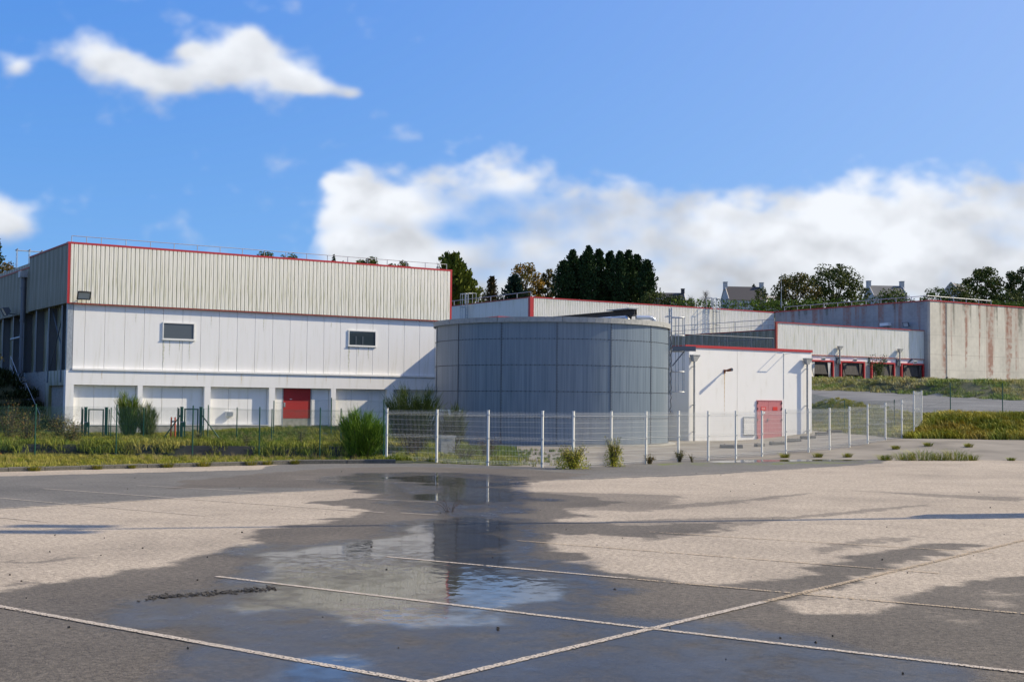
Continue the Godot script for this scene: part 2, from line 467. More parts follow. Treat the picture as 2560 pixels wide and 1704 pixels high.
# the colour of the tarmac: pale where dry, dark where damp, greyer in the far lane
func tarmac_map(nx: int, ny: int, r0: float, d0: float, w: float, h: float) -> ImageTexture:
	var cell := w / nx
	var soft := maxi(1, int(0.42 / cell))
	var damp := mask(nx, ny, r0, d0, w, h, [DAMP], soft)
	var stain := mask(nx, ny, r0, d0, w, h, STAINS, maxi(1, soft / 2))
	var dry := mask(nx, ny, r0, d0, w, h, DRY, soft)
	var lane := mask(nx, ny, r0, d0, w, h, [LANE], maxi(1, soft / 2))
	var film := mask(nx, ny, r0, d0, w, h, [FILM], soft * 3)
	var moss := mask(nx, ny, r0, d0, w, h, [[[4.5, 44.6], [6.0, 46.0], [8.0, 46.6], [10.5, 47.9], [13.5, 49.2], [14.2, 49.0], [12.0, 47.0], [9.0, 45.4], [6.0, 43.9]]], soft)
	var n1 := noise_grid(nx, ny, cell * 0.35, 51)
	var n2 := noise_grid(nx, ny, cell * 1.6, 52)
	var n3 := noise_grid(nx, ny, cell * 0.09, 53, 5)
	var out := PackedByteArray()
	out.resize(nx * ny * 3)
	var amp := 0.55 / cell
	for j in ny:
		for i in nx:
			var k := j * nx + i
			var a := n1[k] / 255.0 - .5
			var f := n2[k] / 255.0 - .5
			var big := n3[k] / 255.0 - .5
			var x := clampi(i + int(a * amp), 0, nx - 1)
			var y := clampi(j + int(f * amp), 0, ny - 1)
			var q := y * nx + x
			var wet := smoothstep(.16, .84, damp[q] / 255.0 + f * .5 + a * .25 - dry[q] / 255.0 * .55)
			wet = maxf(wet, .60 * smoothstep(.25, .9, stain[q] / 255.0 + f * .9 + a * .3))
			wet = clampf(wet + .25 * smoothstep(.18, .34, f + a * .7 + big * .8) * smoothstep(-.1, .25, big), 0.0, 1.0)
			var ln := smoothstep(.25, .75, lane[q] / 255.0 + f * .3)
			var t := 1.0 + .30 * a + .16 * f + .35 * big
			var deep := film[q] / 255.0
			var r := lerpf(lerpf(.350, .135, ln), lerpf(.112, .088, deep), wet) * t
			var g := lerpf(lerpf(.300, .129, ln), lerpf(.098, .079, deep), wet) * t
			var b := lerpf(lerpf(.233, .113, ln), lerpf(.078, .066, deep), wet) * t
			var ms := moss[q] / 255.0 * smoothstep(-.05, .2, f + a * .5)
			r = lerpf(r, .12, ms)
			g = lerpf(g, .15, ms)
			b = lerpf(b, .03, ms)
			out[k * 3] = int(255.0 * pow(clampf(r * 2.0, 0.0, 1.0), .4545))
			out[k * 3 + 1] = int(255.0 * pow(clampf(g * 2.0, 0.0, 1.0), .4545))
			out[k * 3 + 2] = int(255.0 * pow(clampf(b * 2.0, 0.0, 1.0), .4545))
	return ImageTexture.create_from_image(Image.create_from_data(nx, ny, false, Image.FORMAT_RGB8, out))

func stone_tile() -> Array:
	# aggregate of the tarmac: light and dark chips; returns colour and normal tiles of 1.6 m
	var size := 512
	var fn := FastNoiseLite.new()
	fn.seed = 61
	fn.noise_type = FastNoiseLite.TYPE_CELLULAR
	fn.cellular_return_type = FastNoiseLite.RETURN_CELL_VALUE
	fn.frequency = 0.28
	var cells := fn.get_seamless_image(size, size, false, false, .1, true)
	fn.frequency = 0.13
	fn.seed = 62
	var big := fn.get_seamless_image(size, size, false, false, .1, true)
	fn.seed = 63
	fn.noise_type = FastNoiseLite.TYPE_SIMPLEX_SMOOTH
	fn.fractal_type = FastNoiseLite.FRACTAL_FBM
	fn.frequency = 0.03
	var cl := fn.get_seamless_image(size, size, false, false, .1, true).get_data()
	var a := cells.get_data()
	var b := big.get_data()
	var out := PackedByteArray()
	out.resize(size * size * 3)
	var hgt := PackedByteArray()
	hgt.resize(size * size)
	for k in size * size:
		var v := .50 + .36 * (a[k] / 255.0 - .5) + .34 * (b[k] / 255.0 - .5) + .30 * (cl[k] / 255.0 - .5)
		if a[k] > 236: v += .22
		if b[k] < 18: v -= .12
		out[k * 3] = int(255.0 * pow(clampf(v * 1.02, 0.0, 1.0), .4545))
		out[k * 3 + 1] = int(255.0 * pow(clampf(v, 0.0, 1.0), .4545))
		out[k * 3 + 2] = int(255.0 * pow(clampf(v * .97, 0.0, 1.0), .4545))
		hgt[k] = int(a[k] * .6 + b[k] * .4)
	var hi := Image.create_from_data(size, size, false, Image.FORMAT_L8, hgt)
	hi.convert(Image.FORMAT_RGBA8)
	hi.bump_map_to_normal_map(2.0)
	return [ImageTexture.create_from_image(Image.create_from_data(size, size, false, Image.FORMAT_RGB8, out)), ImageTexture.create_from_image(hi)]

func flat_sheet(outline: PackedVector2Array, y: float, tile: float, r0: float, d0: float, w: float, h: float) -> ArrayMesh:
	var mb := MB.new()
	for p in outline:
		mb.v.append(W(p.x, p.y, y))
		mb.n.append(Vector3.UP)
		mb.uv.append(p / tile)
		mb.uv2.append(Vector2((p.x - r0) / w, (p.y - d0) / h))
	var t := Geometry2D.triangulate_polygon(outline)
	for i in range(0, t.size(), 3):
		var up := (mb.v[t[i + 1]] - mb.v[t[i]]).cross(mb.v[t[i + 2]] - mb.v[t[i]]).y
		mb.ix.append_array(PackedInt32Array([t[i], t[i + 2], t[i + 1]] if up > 0.0 else [t[i], t[i + 1], t[i + 2]]))
	return mb.mesh()

func terrain_sheet(rs: Array, ds: Array, y_at: Callable, keep: Callable) -> ArrayMesh:
	var mb := MB.new()
	for d in ds:
		for r in rs:
			mb.v.append(W(r, d, y_at.call(r, d)))
			mb.n.append(Vector3.ZERO)
	var nx := rs.size()
	for j in ds.size() - 1:
		for i in nx - 1:
			if not keep.call((rs[i] + rs[i + 1]) / 2.0, (ds[j] + ds[j + 1]) / 2.0): continue
			var k := j * nx + i
			var e := mb.v[k]
			var nn := (mb.v[k + nx] - e).cross(mb.v[k + 1] - e)
			if nn.y < 0.0: nn = -nn
			for q in [k, k + 1, k + nx, k + nx + 1]: mb.n[q] += nn
			for tr in [[k, k + 1, k + nx], [k + 1, k + nx + 1, k + nx]]:
				var up := (mb.v[tr[1]] - mb.v[tr[0]]).cross(mb.v[tr[2]] - mb.v[tr[0]]).y
				mb.ix.append_array(PackedInt32Array([tr[0], tr[2], tr[1]] if up > 0.0 else tr))
	for i in mb.n.size(): mb.n[i] = mb.n[i].normalized() if mb.n[i].length() > 0.0 else Vector3.UP
	return mb.mesh()

func steps(list: Array) -> Array:
	# [start, step, end, step, end ...] -> all the values
	var out := [list[0]]
	for i in range(1, list.size(), 2):
		var a: float = out[-1]
		var n := int(round((list[i + 1] - a) / list[i]))
		for k in n: out.append(a + (list[i + 1] - a) * (k + 1) / n)
	return out

func ground() -> void:
	for k in KERB: LOT.append(Vector2(k[0], k[1]))
	for p in [[1.96, 41.3], [3.3, 43.0], [4.66, 45.4], [6.1, 47.2], [7.2, 48.9], [8.5, 49.9], [14.0, 51.0], [20.0, 51.4], [60.0, 57.0], [60.0, -25.0], [-40.0, -25.0]]: LOT.append(Vector2(p[0], p[1]))
	var tiles := stone_tile()
	var k := 0
	for band in [[22.5, -25.0, 1152, 888, -12.0, 4.0, 24.0, 18.5], [70.0, 22.5, 1152, 768, -25.0, 22.5, 50.0, 33.5]]:
		var cut := Geometry2D.intersect_polygons(LOT, PackedVector2Array([Vector2(-99, band[1]), Vector2(99, band[1]), Vector2(99, band[0]), Vector2(-99, band[0])]))
		var m := StandardMaterial3D.new()
		m.albedo_texture = tiles[0]
		m.normal_enabled = true
		m.normal_texture = tiles[1]
		m.normal_scale = 0.9
		m.roughness = 0.82
		m.metallic_specular = 0.35
		m.detail_enabled = true
		m.detail_blend_mode = BaseMaterial3D.BLEND_MODE_MUL
		m.detail_uv_layer = BaseMaterial3D.DETAIL_UV_2
		m.detail_albedo = tarmac_map(band[2], band[3], band[4], band[5], band[6], band[7])
		for c in cut:
			structure("parking_lot" if k == 0 else "parking_lot_far_end", flat_sheet(c, 0.0, 1.6, band[4], band[5], band[6], band[7]), m, "worn pale tarmac of the empty car park, dark where damp" if k == 0 else "far end of the car park tarmac, greyer lane before the fence")
		k += 1
	puddles()
	var terrain := terrain_sheet(steps([-420.0, 30.0, -90.0, 6.0, -34.0, .8, 44.0, 4.0, 100.0, 30.0, 460.0]), steps([-60.0, 20.0, 20.0, 3.0, 35.0, .7, 70.0, 1.4, 125.0, 5.0, 180.0, 30.0, 720.0]),
		func(r, d): return gh(r, d) - (0.10 if paved(r, d) or on_road(r, d) else 0.0), func(_r, _d): return true)
	structure("ground", terrain, M.earth, "grassy earth of the site, its banks and the hill behind")
	var yard := terrain_sheet(steps([-3.6, .55, 30.0, 3.0, 60.0]), steps([40.0, .55, 70.0, 1.5, 90.0]),
		func(r, d): return -0.03 if Geometry2D.is_point_in_polygon(Vector2(r, d), LOT) else gh(r, d) - 0.02 if bank_q(r, d) < 0.0 else gh(r, d) - .25,
		func(r, d): return r > -.2 + .02 * (d - 42.0) and bank_q(r, d) < .5)
	structure("service_yard", yard, M.yard, "dusty paved yard between mesh fence, tank and pump house")
	var road := terrain_sheet(steps([16.0, 1.0, 62.0]), steps([62.0, 1.0, 108.0]), func(r, d): return gh(r, d) + .02, func(r, d): return on_road(r, d))
	structure("access_road", road, M.road, "grey tarmac road sloping up to the loading docks")
	var liner := MB.new()
	for i in 20:
		var r0 := -30.0 + i * 1.25
		liner.quad(W(r0, 50.7, gh(r0, 50.7) + .12), W(r0 + 1.25, 50.7, gh(r0 + 1.25, 50.7) + .12), W(r0 + 1.25, 51.75, gh(r0 + 1.25, 51.75) + .09), W(r0, 51.75, gh(r0, 51.75) + .09), Vector3(.2, .8, .6).normalized())
	structure("basin_liner", liner.mesh(), M.liner, "black plastic lining on the bank of the drainage basin")

func on_road(r: float, d: float) -> bool:
	return bank_q(r, d) > 3.3 and d < road_edge(r) + .8 and d > 65.0

func puddles() -> void:
	var nx := 448
	var ny := 1200
	var r0 := -5.6
	var d0 := 7.6
	var w := 9.6
	var h := 33.0
	var film := mask(nx, ny, r0, d0, w, h, [FILM], 28)
	var core := mask(nx, ny, r0, d0, w, h, CORES, 26)
	var n1 := noise_grid(nx, ny, .016, 71, 5)
	var n2 := noise_grid(nx, ny, .07, 72, 3)
	var n3 := noise_grid(nx, ny, .006, 73, 3)
	var out := PackedByteArray()
	out.resize(nx * ny * 4)
	var rg := PackedByteArray()
	rg.resize(nx * ny)
	for k in nx * ny:
		var a := n1[k] / 255.0 - .5
		var f := n2[k] / 255.0 - .5
		var big := n3[k] / 255.0 - .5
		var fl := smoothstep(.15, 1.0, film[k] / 255.0 + a * .6 + f * .2)
		var co := smoothstep(.28, 1.0, core[k] / 255.0 + a * .75 + big * .5 + f * .15) * fl
		out[k * 4] = 62
		out[k * 4 + 1] = 58
		out[k * 4 + 2] = 53
		out[k * 4 + 3] = int(255.0 * clampf(.56 * fl * (.80 + 1.0 * a + .9 * f) + .42 * co, 0.0, .96))
		rg[k] = int(255.0 * clampf(lerpf(.20 + .18 * a + .16 * f, .05, pow(co, .8)), .04, 1.0))
	var fn := FastNoiseLite.new()
	fn.seed = 75
	fn.frequency = .035
	fn.fractal_octaves = 3
	var rip := fn.get_image(1024, 2048)
	rip.resize(1024, 2048)
	rip.convert(Image.FORMAT_RGBA8)
	rip.bump_map_to_normal_map(1.2)
	var m := StandardMaterial3D.new()
	m.resource_name = "water_film"
	m.transparency = BaseMaterial3D.TRANSPARENCY_ALPHA
	m.albedo_texture = ImageTexture.create_from_image(Image.create_from_data(nx, ny, false, Image.FORMAT_RGBA8, out))
	m.roughness_texture = ImageTexture.create_from_image(Image.create_from_data(nx, ny, false, Image.FORMAT_L8, rg))
	m.roughness = 1.0
	m.normal_enabled = true
	m.normal_texture = ImageTexture.create_from_image(rip)
	m.normal_scale = 0.08
	var mb := MB.new()
	mb.quad(W(r0, d0, .006), W(r0 + w, d0, .006), W(r0 + w, d0 + h, .006), W(r0, d0 + h, .006), Vector3.UP)
	mb.uv = PackedVector2Array([Vector2(0, 0), Vector2(1, 0), Vector2(1, 1), Vector2(0, 1)])
	structure("puddle", mb.mesh(), m, "shallow rain puddle spreading over the car park")
	# the narrow pool along the foot of the fence
	var far := PackedVector2Array()
	for p in [[7.0, 47.3], [7.9, 48.3], [8.8, 49.0], [9.8, 49.5], [11.0, 49.8], [12.4, 50.3], [13.6, 50.2], [13.1, 49.5], [12.2, 49.1], [11.2, 48.9], [10.3, 48.2], [9.4, 47.9], [8.8, 47.2], [8.0, 46.9], [7.5, 46.5]]: far.append(Vector2(p[0], p[1]))
	var fm := plain(lin(.03, .03, .028), .04)
	structure("puddle", flat_sheet(far, .006, 1.0, 0, 0, 1, 1), fm, "narrow rain pool at the foot of the mesh fence")

# ------------------------------------------------------------------ building pieces

func clad_sheet(ribs: int, pitch: float, depth: float, h: float) -> ArrayMesh:
	var mb := MB.new()
	for i in ribs:
		var x := i * pitch
		var p := [Vector2(0, depth), Vector2(.30, depth), Vector2(.33, depth * .78), Vector2(.36, depth), Vector2(.74, depth), Vector2(.79, 0), Vector2(.95, 0), Vector2(1.0, depth)]
		for k in p.size() - 1:
			var a := Vector3(x + p[k].x * pitch, 0, p[k].y)
			var b := Vector3(x + p[k + 1].x * pitch - (.004 if i == ribs - 1 and k == p.size() - 2 else 0.0), 0, p[k + 1].y)
			var nn := Vector3(-(b.z - a.z), 0, b.x - a.x).normalized()
			mb.quad(a, b, b + Vector3.UP * h, a + Vector3.UP * h, nn)
	return mb.mesh()

func cladding(parent: Node, origin: Vector3, along: Vector3, out: Vector3, length: float, h: float, ribs: int, pitch: float, depth: float, m: Material) -> void:
	var w := ribs * pitch
	var n := int(ceil(length / w - .02))
	w = length / n
	var sheet := clad_sheet(ribs, w / ribs, depth, h)
	for i in n:
		part("cladding_sheet", sheet, m, parent, Transform3D(Basis(along, Vector3.UP, out), origin + along * w * i))

func panels(parent: Node, called: String, origin: Vector3, along: Vector3, out: Vector3, cuts: Array, h: float, thick: float, m: Material) -> void:
	# flat wall panels between the given distances along the wall, with open joints
	for i in cuts.size() - 1:
		var a: float = cuts[i] + .006
		var b: float = cuts[i + 1] - .006
		var mb := MB.new()
		var ch := .008
		mb.quad(Vector3(a + ch, ch, thick), Vector3(b - ch, ch, thick), Vector3(b - ch, h - ch, thick), Vector3(a + ch, h - ch, thick), Vector3.BACK)
		mb.quad(Vector3(a, 0, thick - ch), Vector3(a + ch, ch, thick), Vector3(a + ch, h - ch, thick), Vector3(a, h, thick - ch), Vector3(-.7, 0, .7))
		mb.quad(Vector3(b - ch, ch, thick), Vector3(b, 0, thick - ch), Vector3(b, h, thick - ch), Vector3(b - ch, h - ch, thick), Vector3(.7, 0, .7))
		mb.quad(Vector3(a, 0, 0), Vector3(a, 0, thick - ch), Vector3(a, h, thick - ch), Vector3(a, h, 0), Vector3.LEFT)
		mb.quad(Vector3(b, 0, 0), Vector3(b, 0, thick - ch), Vector3(b, h, thick - ch), Vector3(b, h, 0), Vector3.RIGHT)
		mb.quad(Vector3(a, 0, 0), Vector3(b, 0, 0), Vector3(b, 0, thick - ch), Vector3(a, 0, thick - ch), Vector3.DOWN)
		mb.quad(Vector3(a, h, 0), Vector3(b, h, 0), Vector3(b, h, thick - ch), Vector3(a, h, thick - ch), Vector3.UP)
		part(called, mb.mesh(), m, parent, Transform3D(Basis(along, Vector3.UP, out), origin))

func every(a: float, b: float, n: int) -> Array:
	var out := []
	for i in n + 1: out.append(a + (b - a) * i / n)
	return out

func railing(parent: Node, pts: Array, h: float, r: float, m: Material, mid := false, between := 2.5) -> void:
	# an upright at every point and a rail over their tops
	var rl := part("railing", MB.new().path(pts.map(func(p): return p + Vector3.UP * h), r, 6).mesh(), m, parent)
	if mid: part("knee_rail", MB.new().path(pts.map(func(p): return p + Vector3.UP * h * .52), r * .8, 6).mesh(), m, rl)
	for p in pts: part("upright", MB.new().tube(p, p + Vector3.UP * h, r, r, 6).mesh(), m, rl)

func floodlight(label: String, at: Vector3, out: Vector3, tilt: float, s: float, group := "", body: Material = null) -> Node3D:
	if body == null: body = M.galv_dark
	var t := thing("floodlight", label, "floodlight", at, group)
	t.basis = Basis.looking_at(-out, Vector3.UP)
	part("bracket", MB.new().tube(Vector3(0, -.02, 0), Vector3(0, 0, .30) * s, .025 * s, .025 * s, 6).tube(Vector3(-.24, 0, .28) * s, Vector3(.24, 0, .28) * s, .02 * s, .02 * s, 6).mesh(), M.galv_dark, t)
	var hb := Transform3D(Basis(Vector3.RIGHT, tilt), Vector3(0, .12, .34) * s)
	var mb := MB.new()
	var f := [Vector3(-.26, -.17, .12), Vector3(.26, -.17, .12), Vector3(.26, .17, .12), Vector3(-.26, .17, .12)]
	var b := [Vector3(-.17, -.10, -.10), Vector3(.17, -.10, -.10), Vector3(.17, .10, -.10), Vector3(-.17, .10, -.10)]
	for i in 4:
		var j := (i + 1) % 4
		var c: Vector3 = (f[i] + f[j]) / 2.0
		mb.quad(f[i] * s, f[j] * s, b[j] * s, b[i] * s, Vector3(c.x, c.y, 0).normalized())
	mb.quad(b[0] * s, b[1] * s, b[2] * s, b[3] * s, Vector3.FORWARD)
	mb.box(Vector3(-.28, .16, .10) * s, Vector3(.28, .19, .16) * s).box(Vector3(-.28, -.19, .10) * s, Vector3(.28, -.16, .16) * s).box(Vector3(-.28, -.16, .10) * s, Vector3(-.25, .16, .16) * s).box(Vector3(.25, -.16, .10) * s, Vector3(.28, .16, .16) * s)
	var hd := part("housing", mb.mesh(), body, t, hb)
	part("lens", bx(-.25 * s, -.16 * s, .115 * s, .25 * s, .16 * s, .13 * s), plain(lin(.55, .56, .55), .08), hd)
	return t

func downpipe(parent: Node, at: Vector3, y0: float, y1: float, r: float, m: Material) -> void:
	# rainwater pipe with a flared hopper at its head, standing off a +z wall
	var p := part("downpipe", MB.new().tube(Vector3(at.x, y0, at.z), Vector3(at.x, y1, at.z), r, r, 10).mesh(), m, parent)
	var mb := MB.new()
	var lo := [Vector3(-.09, 0, -.09), Vector3(.09, 0, -.09), Vector3(.09, 0, .09), Vector3(-.09, 0, .09)]
	var hi := [Vector3(-.24, .30, -.10), Vector3(.24, .30, -.10), Vector3(.24, .30, .20), Vector3(-.24, .30, .20)]
	for i in 4:
		var j := (i + 1) % 4
		mb.quad(lo[i], lo[j], hi[j], hi[i], ((lo[i] + lo[j]) * Vector3(1, 0, 1)).normalized())
	mb.box(Vector3(-.25, .30, -.11), Vector3(.25, .36, .21))
	mb.quad(lo[0], lo[1], lo[2], lo[3], Vector3.DOWN)
	part("hopper", mb.mesh(), m, p, Transform3D(Basis(), Vector3(at.x, y1, at.z)))
	for y in [y0 + .5, lerpf(y0, y1, .45), y1 - .3]:
		part("pipe_clip", MB.new().tube(Vector3(at.x, y, at.z), Vector3(at.x, y + .05, at.z), r * 1.2, r * 1.2, 10).box(Vector3(at.x - .02, y, at.z - .16), Vector3(at.x + .02, y + .05, at.z)).mesh(), m, p)

func window(parent: Node, x0: float, y0: float, x1: float, y1: float, z: float, pane: Material) -> Node3D:
	var f := .055
	var o := part("window", MB.new().box(Vector3(x0, y0, z - .06), Vector3(x1, y0 + f, z + .03)).box(Vector3(x0, y1 - f, z - .06), Vector3(x1, y1, z + .03)).box(Vector3(x0, y0 + f, z - .06), Vector3(x0 + f, y1 - f, z + .03)).box(Vector3(x1 - f, y0 + f, z - .06), Vector3(x1, y1 - f, z + .03)).mesh(), plain(lin(.72, .72, .68), .45), parent)
	part("pane", bx(x0 + f, y0 + f, z - .016, x1 - f, y1 - f, z - .004), pane, o)
	part("sill", bx(x0 - .03, y0 - .035, z - .05, x1 + .03, y0 - .002, z + .05), plain(lin(.68, .68, .64), .5), o)
	return o

# ------------------------------------------------------------------ the white warehouse on the left

func warehouse() -> void:
	var zf := -63.18
	var o := thing("warehouse", "long white warehouse with ribbed cladding above flat panels and red trim", "warehouse", Vector3(26.5, 0, zf))
	var at := -o.position
	var root := Node3D.new()
	root.name = "shell"
	# everything below is given in world coordinates and hung under the thing at its base
	var t0 := Transform3D(Basis(), at)
	var add := func(called: String, mesh: Mesh, m: Material) -> MeshInstance3D: return part(called, mesh, m, o, t0)
	root.free()
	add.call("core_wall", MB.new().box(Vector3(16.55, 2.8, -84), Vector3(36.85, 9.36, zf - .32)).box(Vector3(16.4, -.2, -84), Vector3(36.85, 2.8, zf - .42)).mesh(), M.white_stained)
	add.call("roof", bx(16.1, 9.30, -71.0, 36.86, 9.40, zf - .06), M.roof_felt)
	add.call("roof", bx(16.1, 8.80, -84, 36.86, 8.90, -71.05), M.roof_felt)
	# ribbed band
	cladding(o, at + Vector3(16.06, 6.60, zf - .04), Vector3.RIGHT, Vector3.BACK, 20.84, 2.79, 5, .21, .065, M.clad)
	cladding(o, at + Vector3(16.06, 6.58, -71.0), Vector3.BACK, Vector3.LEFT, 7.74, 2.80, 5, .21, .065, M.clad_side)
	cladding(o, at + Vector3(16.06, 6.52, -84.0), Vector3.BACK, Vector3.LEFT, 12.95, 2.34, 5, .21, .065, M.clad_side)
	add.call("red_coping", bx(15.96, 9.38, zf - .35, 36.98, 9.475, zf + .03), M.red)
	add.call("side_coping", MB.new().box(Vector3(15.97, 9.38, -71.0), Vector3(16.3, 9.46, zf - .352)).box(Vector3(15.97, 8.86, -84), Vector3(16.3, 8.93, -71.02)).mesh(), M.red_old)
	add.call("corner_trim", MB.new().box(Vector3(15.975, 6.56, zf - .06), Vector3(16.10, 9.38, zf + .025)).mesh(), M.red)
	add.call("corner_trim", bx(36.86, 6.60, zf - .3, 36.975, 9.38, zf + .025), M.red)
	add.call("drip_trim", bx(16.10, 6.545, zf - .16, 36.86, 6.598, zf + .012), M.red_old)
	add.call("soffit", bx(16.10, 6.56, zf - .34, 36.86, 6.58, zf - .162), M.galv_dark)
	# flat white panels of the middle storey
	var cuts := [16.33, 16.87, 17.81, 18.77, 19.72, 20.66, 21.64, 22.57, 23.53, 24.48, 25.44, 26.40, 27.36, 28.32, 29.28, 30.24, 31.20, 32.16, 33.12, 34.08, 35.04, 36.0, 36.85]
	panels(o, "wall_panel", at + Vector3(0, 3.50, zf - .30), Vector3.RIGHT, Vector3.BACK, cuts, 3.05, .17, M.white)
	window(o, 20.62 - 26.5, 5.02, 22.25 - 26.5, 5.87, -.11, M.blind)
	var w2 := window(o, 30.69 - 26.5, 5.02, 32.35 - 26.5, 5.87, -.11, M.glass)
	part("reflection_strip", bx(31.12 - 26.5, 5.095, -.113, 31.18 - 26.5, 5.55, -.10), M.blind, w2)  # grey strips standing in for pale upright reflections in this pane
	part("reflection_strip", bx(31.52 - 26.5, 5.095, -.113, 31.58 - 26.5, 5.55, -.10), M.blind, w2)
	add.call("ledge", bx(16.30, 3.42, zf - .3, 36.87, 3.498, zf + .04), M.white)
	# concrete frame of the ground floor
	add.call("lintel", bx(16.02, 2.73, zf - .40, 36.87, 3.415, zf - .02), M.white)
	var cols := [[16.02, 16.40], [19.44, 19.68], [22.79, 23.11], [26.22, 26.55], [29.70, 29.98], [33.04, 33.40], [36.3, 36.86]]
	for c in cols: add.call("column", bx(c[0], -.2, zf - .40, c[1], 2.728, zf - .022), M.white)
	for i in cols.size() - 1:
		var a: float = cols[i][1]
		var b: float = cols[i + 1][0]
		if i == 3:
			panels(o, "bay_panel", at + Vector3(0, .80, zf - .40), Vector3.RIGHT, Vector3.BACK, [a + .01, 27.08], 1.92, .10, M.white)
			panels(o, "bay_panel", at + Vector3(0, .80, zf - .40), Vector3.RIGHT, Vector3.BACK, [28.72, b - .01], 1.92, .10, M.white)
		else:
			panels(o, "bay_panel", at + Vector3(0, .84, zf - .40), Vector3.RIGHT, Vector3.BACK, every(a + .01, b - .01, 3), 1.88, .10, M.white)
		if i != 3:
			add.call("plinth", bx(a, -.2, zf - .38, b, .80, zf - .05), M.concrete)
			add.call("plinth_sill", bx(a + .002, .802, zf - .30, b - .002, .836, zf - .03), M.white)
		else:
			add.call("plinth", bx(a, -.2, zf - .38, b, .74, zf - .05), M.concrete)
	# red door
	var dz := zf - .33
	var door := part("door", bx(27.12, 1.16, dz - .03, 28.66, 2.70, dz), M.red_door, o, t0)
	part("frame", MB.new().box(Vector3(27.06, .75, dz - .05), Vector3(27.12, 2.76, dz + .04)).box(Vector3(28.66, .75, dz - .05), Vector3(28.72, 2.76, dz + .04)).box(Vector3(27.12, 2.70, dz - .05), Vector3(28.66, 2.76, dz + .04)).mesh(), M.galv, door)
	part("kick_plate", bx(27.12, .75, dz - .04, 28.66, 1.155, dz - .008), M.concrete, door)
	part("handle", bx(27.16, 1.75, dz, 27.24, 1.98, dz + .05), M.galv, door)
	part("peep_plate", bx(27.5, 2.14, dz, 27.62, 2.17, dz + .01), M.white, door)
	var jb := part("junction_box", bx(24.0, 1.25, zf - .30, 24.36, 1.50, zf - .12), M.white, o, t0)
	part("lid", bx(24.02, 1.27, zf - .12, 24.34, 1.48, zf - .11), M.galv, jb)
	# gable side: posts, bracing and stained panels in the shade of the overhang
	add.call("corner_post", MB.new().box(Vector3(16.05, 3.43, zf - .34), Vector3(16.31, 6.55, zf - .12)).mesh(), M.galv)
	var side_z := [-64.45, -67.0, -69.6, -72.2, -74.8, -77.4, -80.0, -82.6]
	for i in side_z.size():
		var z: float = side_z[i]
		var p := part("side_post", MB.new().box(Vector3(16.10, 2.9 if i < 2 else 3.44, z - .025), Vector3(16.52, 6.55, z)).box(Vector3(16.085, 2.9 if i < 2 else 3.44, z - .14), Vector3(16.10, 6.55, z + .115)).mesh(), M.galv_dark, o, t0)
		part("post_foot", bx(16.08, 2.85 if i < 2 else 3.42, z - .15, 16.30, 2.90 if i < 2 else 3.44, z + .12), M.galv_dark, p)
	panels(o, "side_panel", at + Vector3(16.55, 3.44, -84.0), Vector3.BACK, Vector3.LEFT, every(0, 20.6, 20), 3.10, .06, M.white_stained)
	add.call("cross_brace", MB.new().tube(Vector3(16.2, 3.5, -67.0), Vector3(16.2, 6.4, -64.5), .03).tube(Vector3(16.27, 6.4, -67.0), Vector3(16.27, 3.9, -64.5), .03).mesh(), M.galv_dark)
	add.call("base_wall", bx(16.24, -.2, -84.0, 16.52, 3.42, zf - .402), M.concrete)
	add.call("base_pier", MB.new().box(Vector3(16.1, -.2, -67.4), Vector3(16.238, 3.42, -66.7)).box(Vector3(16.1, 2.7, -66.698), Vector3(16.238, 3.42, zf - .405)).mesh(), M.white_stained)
	var pipe := part("downpipe", MB.new().tube(Vector3(15.86, 3.2, -71.6), Vector3(15.86, 8.45, -71.6), .13, .13, 12).tube(Vector3(15.86, 3.5, -71.25), Vector3(15.86, 6.0, -71.25), .04, .04, 8).mesh(), M.galv_dark, o, t0)
	part("hopper", bx(15.62, 8.40, -71.85, 16.0, 8.72, -71.35), M.galv, pipe)
	for y in [4.1, 5.3, 6.1, 7.8]: part("pipe_clip", MB.new().tube(Vector3(15.86, y, -71.6), Vector3(15.86, y + .08, -71.6), .16, .16, 12).mesh(), M.galv_dark, pipe)
	add.call("service_pipe", MB.new().tube(Vector3(15.9, 5.25, -74.4), Vector3(15.9, 5.30, -71.6), .06, .06, 8).mesh(), M.galv)
	var rp := []
	for x in [16.23, 16.93, 17.63, 18.82, 20.03, 21.22, 22.41, 23.60, 24.79, 25.98, 27.17, 28.36, 29.55, 30.74, 31.93, 33.12, 34.31, 35.5, 36.3, 36.87]: rp.append(Vector3(x, 9.38, zf - .42) + at)
	railing(o, rp, .43, .018, M.galv)
	var grime := plain(lin(.56, .56, .45), .7)
	var tan := plain(lin(.66, .56, .40), .8)
	for q in [[20.7, 4.98, 3.6, .05], [21.0, 4.98, 4.1, .03], [21.5, 4.98, 4.4, .035], [22.0, 4.98, 3.9, .03], [30.75, 4.98, 3.55, .06], [31.3, 4.98, 4.4, .03], [31.9, 4.98, 4.2, .04], [19.3, 6.2, 5.7, .02], [23.1, 6.3, 5.6, .02], [29.7, 6.2, 5.9, .03], [25.9, 6.25, 5.5, .025]]: run_mark(o, "grime_run", q[0] - 26.5, q[1], q[2], q[3], -.1275, grime)
	for q in [[17.7, 3.40, 2.9, .025], [22.4, 3.40, 2.95, .02], [24.7, 3.40, 2.8, .028], [27.2, 3.40, 2.85, .025], [29.4, 3.40, 2.95, .02], [32.0, 3.40, 3.0, .02]]: run_mark(o, "rust_run", q[0] - 26.5, q[1], q[2], q[3], -.0175, tan)
	# stair down the bank beside the gable
	var rp2 := []
	for q in [[-72.0, 3.3], [-69.4, 1.85], [-68.4, 1.85], [-65.4, .35]]: rp2.append(Vector3(15.4, q[1], q[0]) + at)
